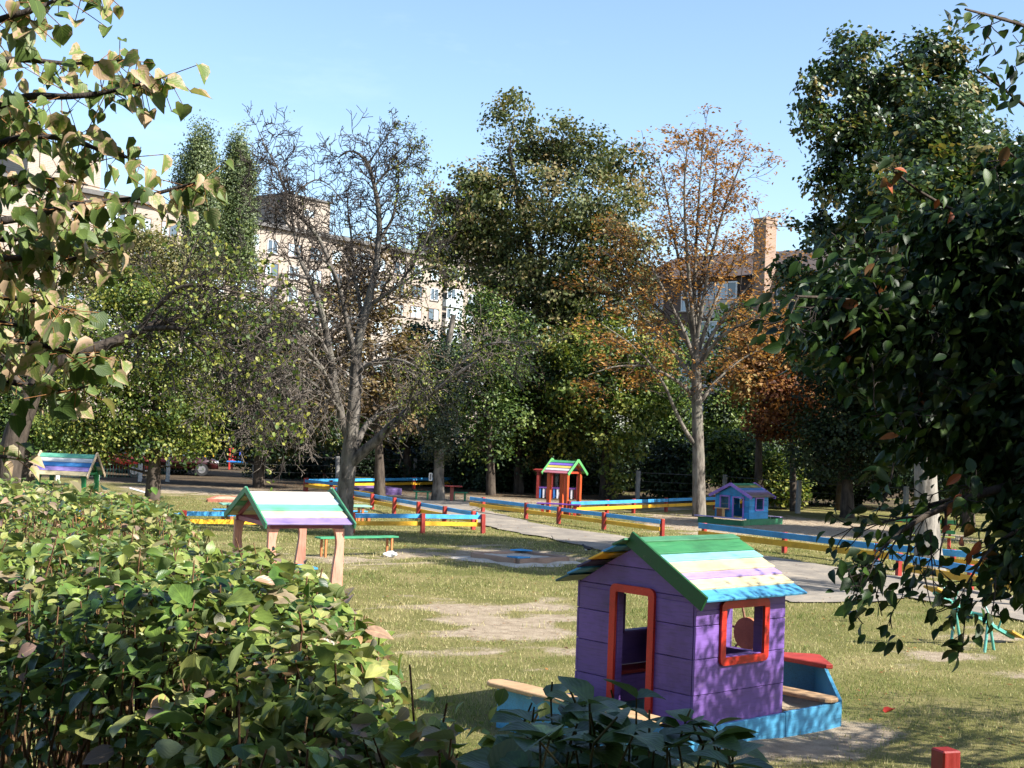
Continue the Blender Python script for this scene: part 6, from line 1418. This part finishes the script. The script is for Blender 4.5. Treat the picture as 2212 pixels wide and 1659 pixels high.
shade_tree_off('garden tree beside the porch shading the near shoots', 3.6, .4, [(Vector((2.9, .8, 4.5)), (1.1, 1.1, .8)), (Vector((1.8, 1.3, 4.25)), (.7, .6, .4)), (Vector((1.0, 1.9, 4.4)), (.45, .35, .3)), (Vector((3.9, .2, 4.9)), (1.1, 1.0, .9))], 92, 340, 26, .10)
shade_tree_off('tall garden tree right of the view shading the lawn by the sandbox', 11.9, 24.2, [(Vector((11.8, 24.3, 8.6)), (1.9, 1.9, 1.3)), (Vector((12.8, 22.6, 9.0)), (1.8, 1.8, 1.2)), (Vector((11.2, 26.2, 8.0)), (1.5, 1.7, 1.2)), (Vector((12.4, 24.0, 7.0)), (1.5, 1.6, 1.0))], 93, 420, 34, .14)

# ================================================================== unseen kindergarten at the viewpoint, added to block sky light on near leaves
kg = thing('unseen_kindergarten', 'unseen low brick kindergarten building with a porch behind the viewpoint', 'building', (0, -1.6, 0))
MB().box((2, -4, 3.6), (30, 8, 7.2)).build('wall', BRK_Y, kg)
MB().box((2, -4, 7.4), (31, 9, .4)).build('roof', ROOFM, kg)
MB().box((0, .9, .62), (5.0, 1.8, 1.24), None, .02).build('porch_slab', CONC, kg)
for k in range(4): MB().box((-3.0 - .3*k, .9, .5 - .14*k), (.3, 1.4, 1.0 - .28*k), None, .01).build('step', CONC, kg)
for zz in (2.6, 5.6):
    for k in range(6):
        if abs(-9.5 + 4.2*k) > 1.5 or zz > 4:
            fr_ = MB().ring(1.9, 1.6, .1, .02, (-9.5 + 4.2*k, .02, zz), (1, 0, 0), (0, 0, 1), (0, 1, 0), .1).build('window', WINW, kg); MB().box((-9.5 + 4.2*k, .01, zz), (1.7, .02, 1.4)).build('pane', glass, fr_)

# ================================================================== grass
rng = np.random.default_rng(123)
def grass_pts(n, y0, y1, pw):
    y = y0 + (y1-y0)*rng.uniform(0, 1, n)**pw; half = .41*y + .7; x = rng.uniform(-1, 1, n)*half; return x, y
x, y = grass_pts(330000, 11.0, 50, 1.9)
bb_ = bare_at(x, y); clump = fbm2(x, y, 2.6, 33, 3)
keep = (rng.uniform(0, 1, len(x)) > bb_*1.15) & ~in_path(x, y) & (rng.uniform(0, 1, len(x)) < .75 + .4*clump)
def off_rect(x, y, cx, cy, rz, x0, x1, y0, y1):
    c, s = math.cos(rz), math.sin(rz); u = (x-cx)*c + (y-cy)*s; v = -(x-cx)*s + (y-cy)*c; return ~((u > x0) & (u < x1) & (v > y0) & (v < y1))
keep &= off_rect(x, y, 1.76, 12.7, .73, -.8, 2.3, -.08, 1.62) & off_rect(x, y, .32, 30.6, .74, -1.05, 1.05, -1.05, 1.05) & off_rect(x, y, 8.05, 46, .8, -.7, 2.3, -.1, 1.5)
x, y, bb_ = x[keep], y[keep], bb_[keep]; n = len(x); sc = np.clip(y/14, .8, 2.6)
tall = np.where(rng.uniform(0, 1, n) < .04, 1.9, 1.0)*(1 + .5*np.clip(fbm2(x, y, 1.3, 44, 3), -.6, 1))
h = rng.uniform(.014, .044, n)*tall*np.clip(sc, .9, 1.3); w = rng.uniform(.0024, .0048, n)*sc
a = rng.uniform(0, 2*np.pi, n); ln_ = rng.uniform(0.1, .9, n)*h; b2 = rng.uniform(0, 2*np.pi, n)
z0 = sand_heap(x, y) - .004
V = np.empty((n, 3, 3)); V[:, 0] = np.stack([x - w*np.cos(a), y - w*np.sin(a), z0], 1); V[:, 1] = np.stack([x + w*np.cos(a), y + w*np.sin(a), z0], 1)
V[:, 2] = np.stack([x + ln_*np.cos(b2), y + ln_*np.sin(b2), z0 + h], 1)
Rg = np.clip(rng.normal(.50, .22, n) + .22*fbm2(x, y, 1.0, 35, 3) + .35*bb_, .01, .99); lf = np.zeros((n, 3, 3)); lf[:, :, 2] = Rg[:, None]; lf[:, 2, 0] = 1
L_GRASS = leaf_mat('grass_blades', [(.08, (.075, .125, .024)), (.34, (.175, .215, .055)), (.58, (.31, .295, .115)), (.86, (.54, .46, .25))], .35, .6, tint=(1.1, 1.1, .7), spec=.2)
go_ = link('grass', mesh_np('grass', V.reshape(-1, 3), np.arange(n*3).reshape(n, 3), {'lf': lf.reshape(-1, 3)}), L_GRASS, None, 'stuff')
tag(go_, 'short half dry lawn grass around the playhouses', 'grass')
# fallen leaves on the lawn and under the far trees
m = 7000; x = rng.uniform(-12, 13, m); y = np.where(rng.uniform(0, 1, m) < .22, rng.uniform(11.5, 40, m), rng.uniform(40, 64, m)); x = np.where(y < 25, x*.5, x)
P = np.stack([x, y, np.full(m, .018)], 1); D, Nn = leaf_frames(m, np.tile([0, 0, 1.], (m, 1)), rng, 1.5, 0, .6, .4)
fl2 = leaves_obj('fallen_leaves', L_RUST, None, [(leaf_shape('kite'), P, D, Nn, rng.uniform(.03, .07, m), np.clip(rng.normal(.6, .25, m), 0, 1))])
tag(fl2, 'dry brown leaves scattered over the lawn and bare ground', 'leaves')

# ================================================================== birds and litter
def bird(label, loc, rz, pied=True, s=1.0):
    t = thing('bird', label, 'bird', loc, rz, 'birds on the ground'); t.scale = (s, s, s)
    blk = plain('feather_black_%d' % int(loc[1]*10), (.012, .014, .022), .35, var=.2); wht = plain('feather_white_%d' % int(loc[1]*10), (.65, .65, .63), .7)
    def spin(P, m_, name, parent=t, sy=1.0):
        n_ = 12; V = []; F = []
        for (px, pz, r) in P:
            for k in range(n_): an = 2*math.pi*k/n_; V.append((px, r*math.cos(an)*sy, pz + r*math.sin(an)))
        for i in range(len(P)-1):
            for k in range(n_): F.append((i*n_+k, i*n_+(k+1) % n_, (i+1)*n_+(k+1) % n_, (i+1)*n_+k))
        return link(name, mesh_np(name, np.array(V), np.array(F), smooth=True), m_, parent)
    spin([(-.12, .115, .004), (-.09, .12, .030), (-.03, .125, .048), (.03, .135, .050), (.075, .155, .040), (.10, .18, .030), (.125, .195, .031), (.15, .195, .022), (.165, .19, .006)], blk, 'body')
    spin([(-.06, .108, .004), (-.02, .105, .040), (.03, .112, .044), (.06, .128, .030), (.07, .135, .004)], wht if pied else blk, 'belly', sy=1.12)
    spin([(.16, .19, .009), (.185, .186, .005), (.20, .182, .001)], blk, 'beak')
    MB().prism([(0, -.018), (.22, -.022), (.26, 0), (.22, .022), (0, .018)], (-.10, 0, .115), (-1, 0, -.08), (0, 1, 0), (0, 0, 1), .006).build('tail', blk, t)
    for sy in (-1, 1):
        MB().prism([(.05, .025), (-.05, .03), (-.14, .005), (-.05, -.02), (.04, -.012)], (0, sy*.050, .128), (1, 0, 0), (0, 0, 1), (0, sy, 0), .010).build('wing', blk, t)
        MB().cyl((.01, sy*.02, .085), (.015, sy*.02, 0.0), .004, n=6).build('leg', blk, t)
        MB().box((.03, sy*.02, .004), (.045, .018, .006)).build('foot', blk, t)
b0 = G(1845, 1342); bird('magpie with long tail standing on the grass under the hanging cherry twig', (b0.x, b0.y, 0), .1)
b0 = G(1268, 1196); bird('black and white bird on the lawn right of the square sandbox', (b0.x, b0.y, 0), 2.4)
b0 = G(1697, 1190); bird('small black bird beside the path below the long fence', (b0.x, b0.y, 0), -.6, False, .8)
def litter(name, label, loc, r, m_, sq=(1, 1, .4), seed=0):
    bm = bmesh.new(); bmesh.ops.create_icosphere(bm, subdivisions=3, radius=r); rs = random.Random(seed)
    for v in bm.verts:
        f = 1 + .35*math.sin(v.co.x*37/r*.1 + seed) * math.cos(v.co.y*29/r*.1) + rs.uniform(-.12, .12); v.co = Vector((v.co.x*sq[0]*f, v.co.y*sq[1]*f, v.co.z*sq[2]*f))
    me = bpy.data.meshes.new(name); bm.to_mesh(me); bm.free(); o = link(name, me, m_); o.location = loc; return tag(o, label, 'litter')
g = G(842, 1202); litter('crumpled_bag', 'crumpled white bag on the grass beside the green bench', (g.x, g.y, .05), .14, plain('plastic_white', (.66, .68, .70), .5), (1.3, .8, .4), 1)
g = G(1895, 1226); litter('plastic_bag', 'small pale blue bag beside the pale maple trunk', (g.x, g.y, .08), .12, plain('plastic_blue', (.38, .52, .60), .4), (1.1, .9, .8), 2)
g = G(1912, 1546)
V, a, F = leaf_arrays(leaf_shape('heart', .2, .1, -.3), np.zeros((1, 3)), np.array([[1., .3, .1]]), np.array([[0, 0, 1.]]), np.ones(1)*.13, np.array([.2]))
rl = link('fallen_leaf', mesh_np('fallen_leaf', V, F, {'lf': a}, True), leaf_mat('leaf_red', [(0, (.40, .03, .02)), (1, (.45, .06, .03))], .3, .5)); rl.location = (g.x, g.y, .03)
tag(rl, 'single bright red leaf lying on the grass right of the purple playhouse', 'leaf')
g = G(2098, 1108); g = Vector((11.9, 35.5, 0))
wp_ = thing('bent_pipe', 'bent white pipe lying before the white fence posts at the left', 'pipe', A(320, 1040, 50).to_2d().to_3d())
wp_.location = (-13.1, 50, 0)
MB().cyl((-.6, 0, .22), (.05, 0, .06), .035, n=8).build('pipe_arm', WINW, wp_); MB().cyl((.05, 0, .06), (.28, .1, .5), .035, n=8).build('pipe_arm', WINW, wp_)
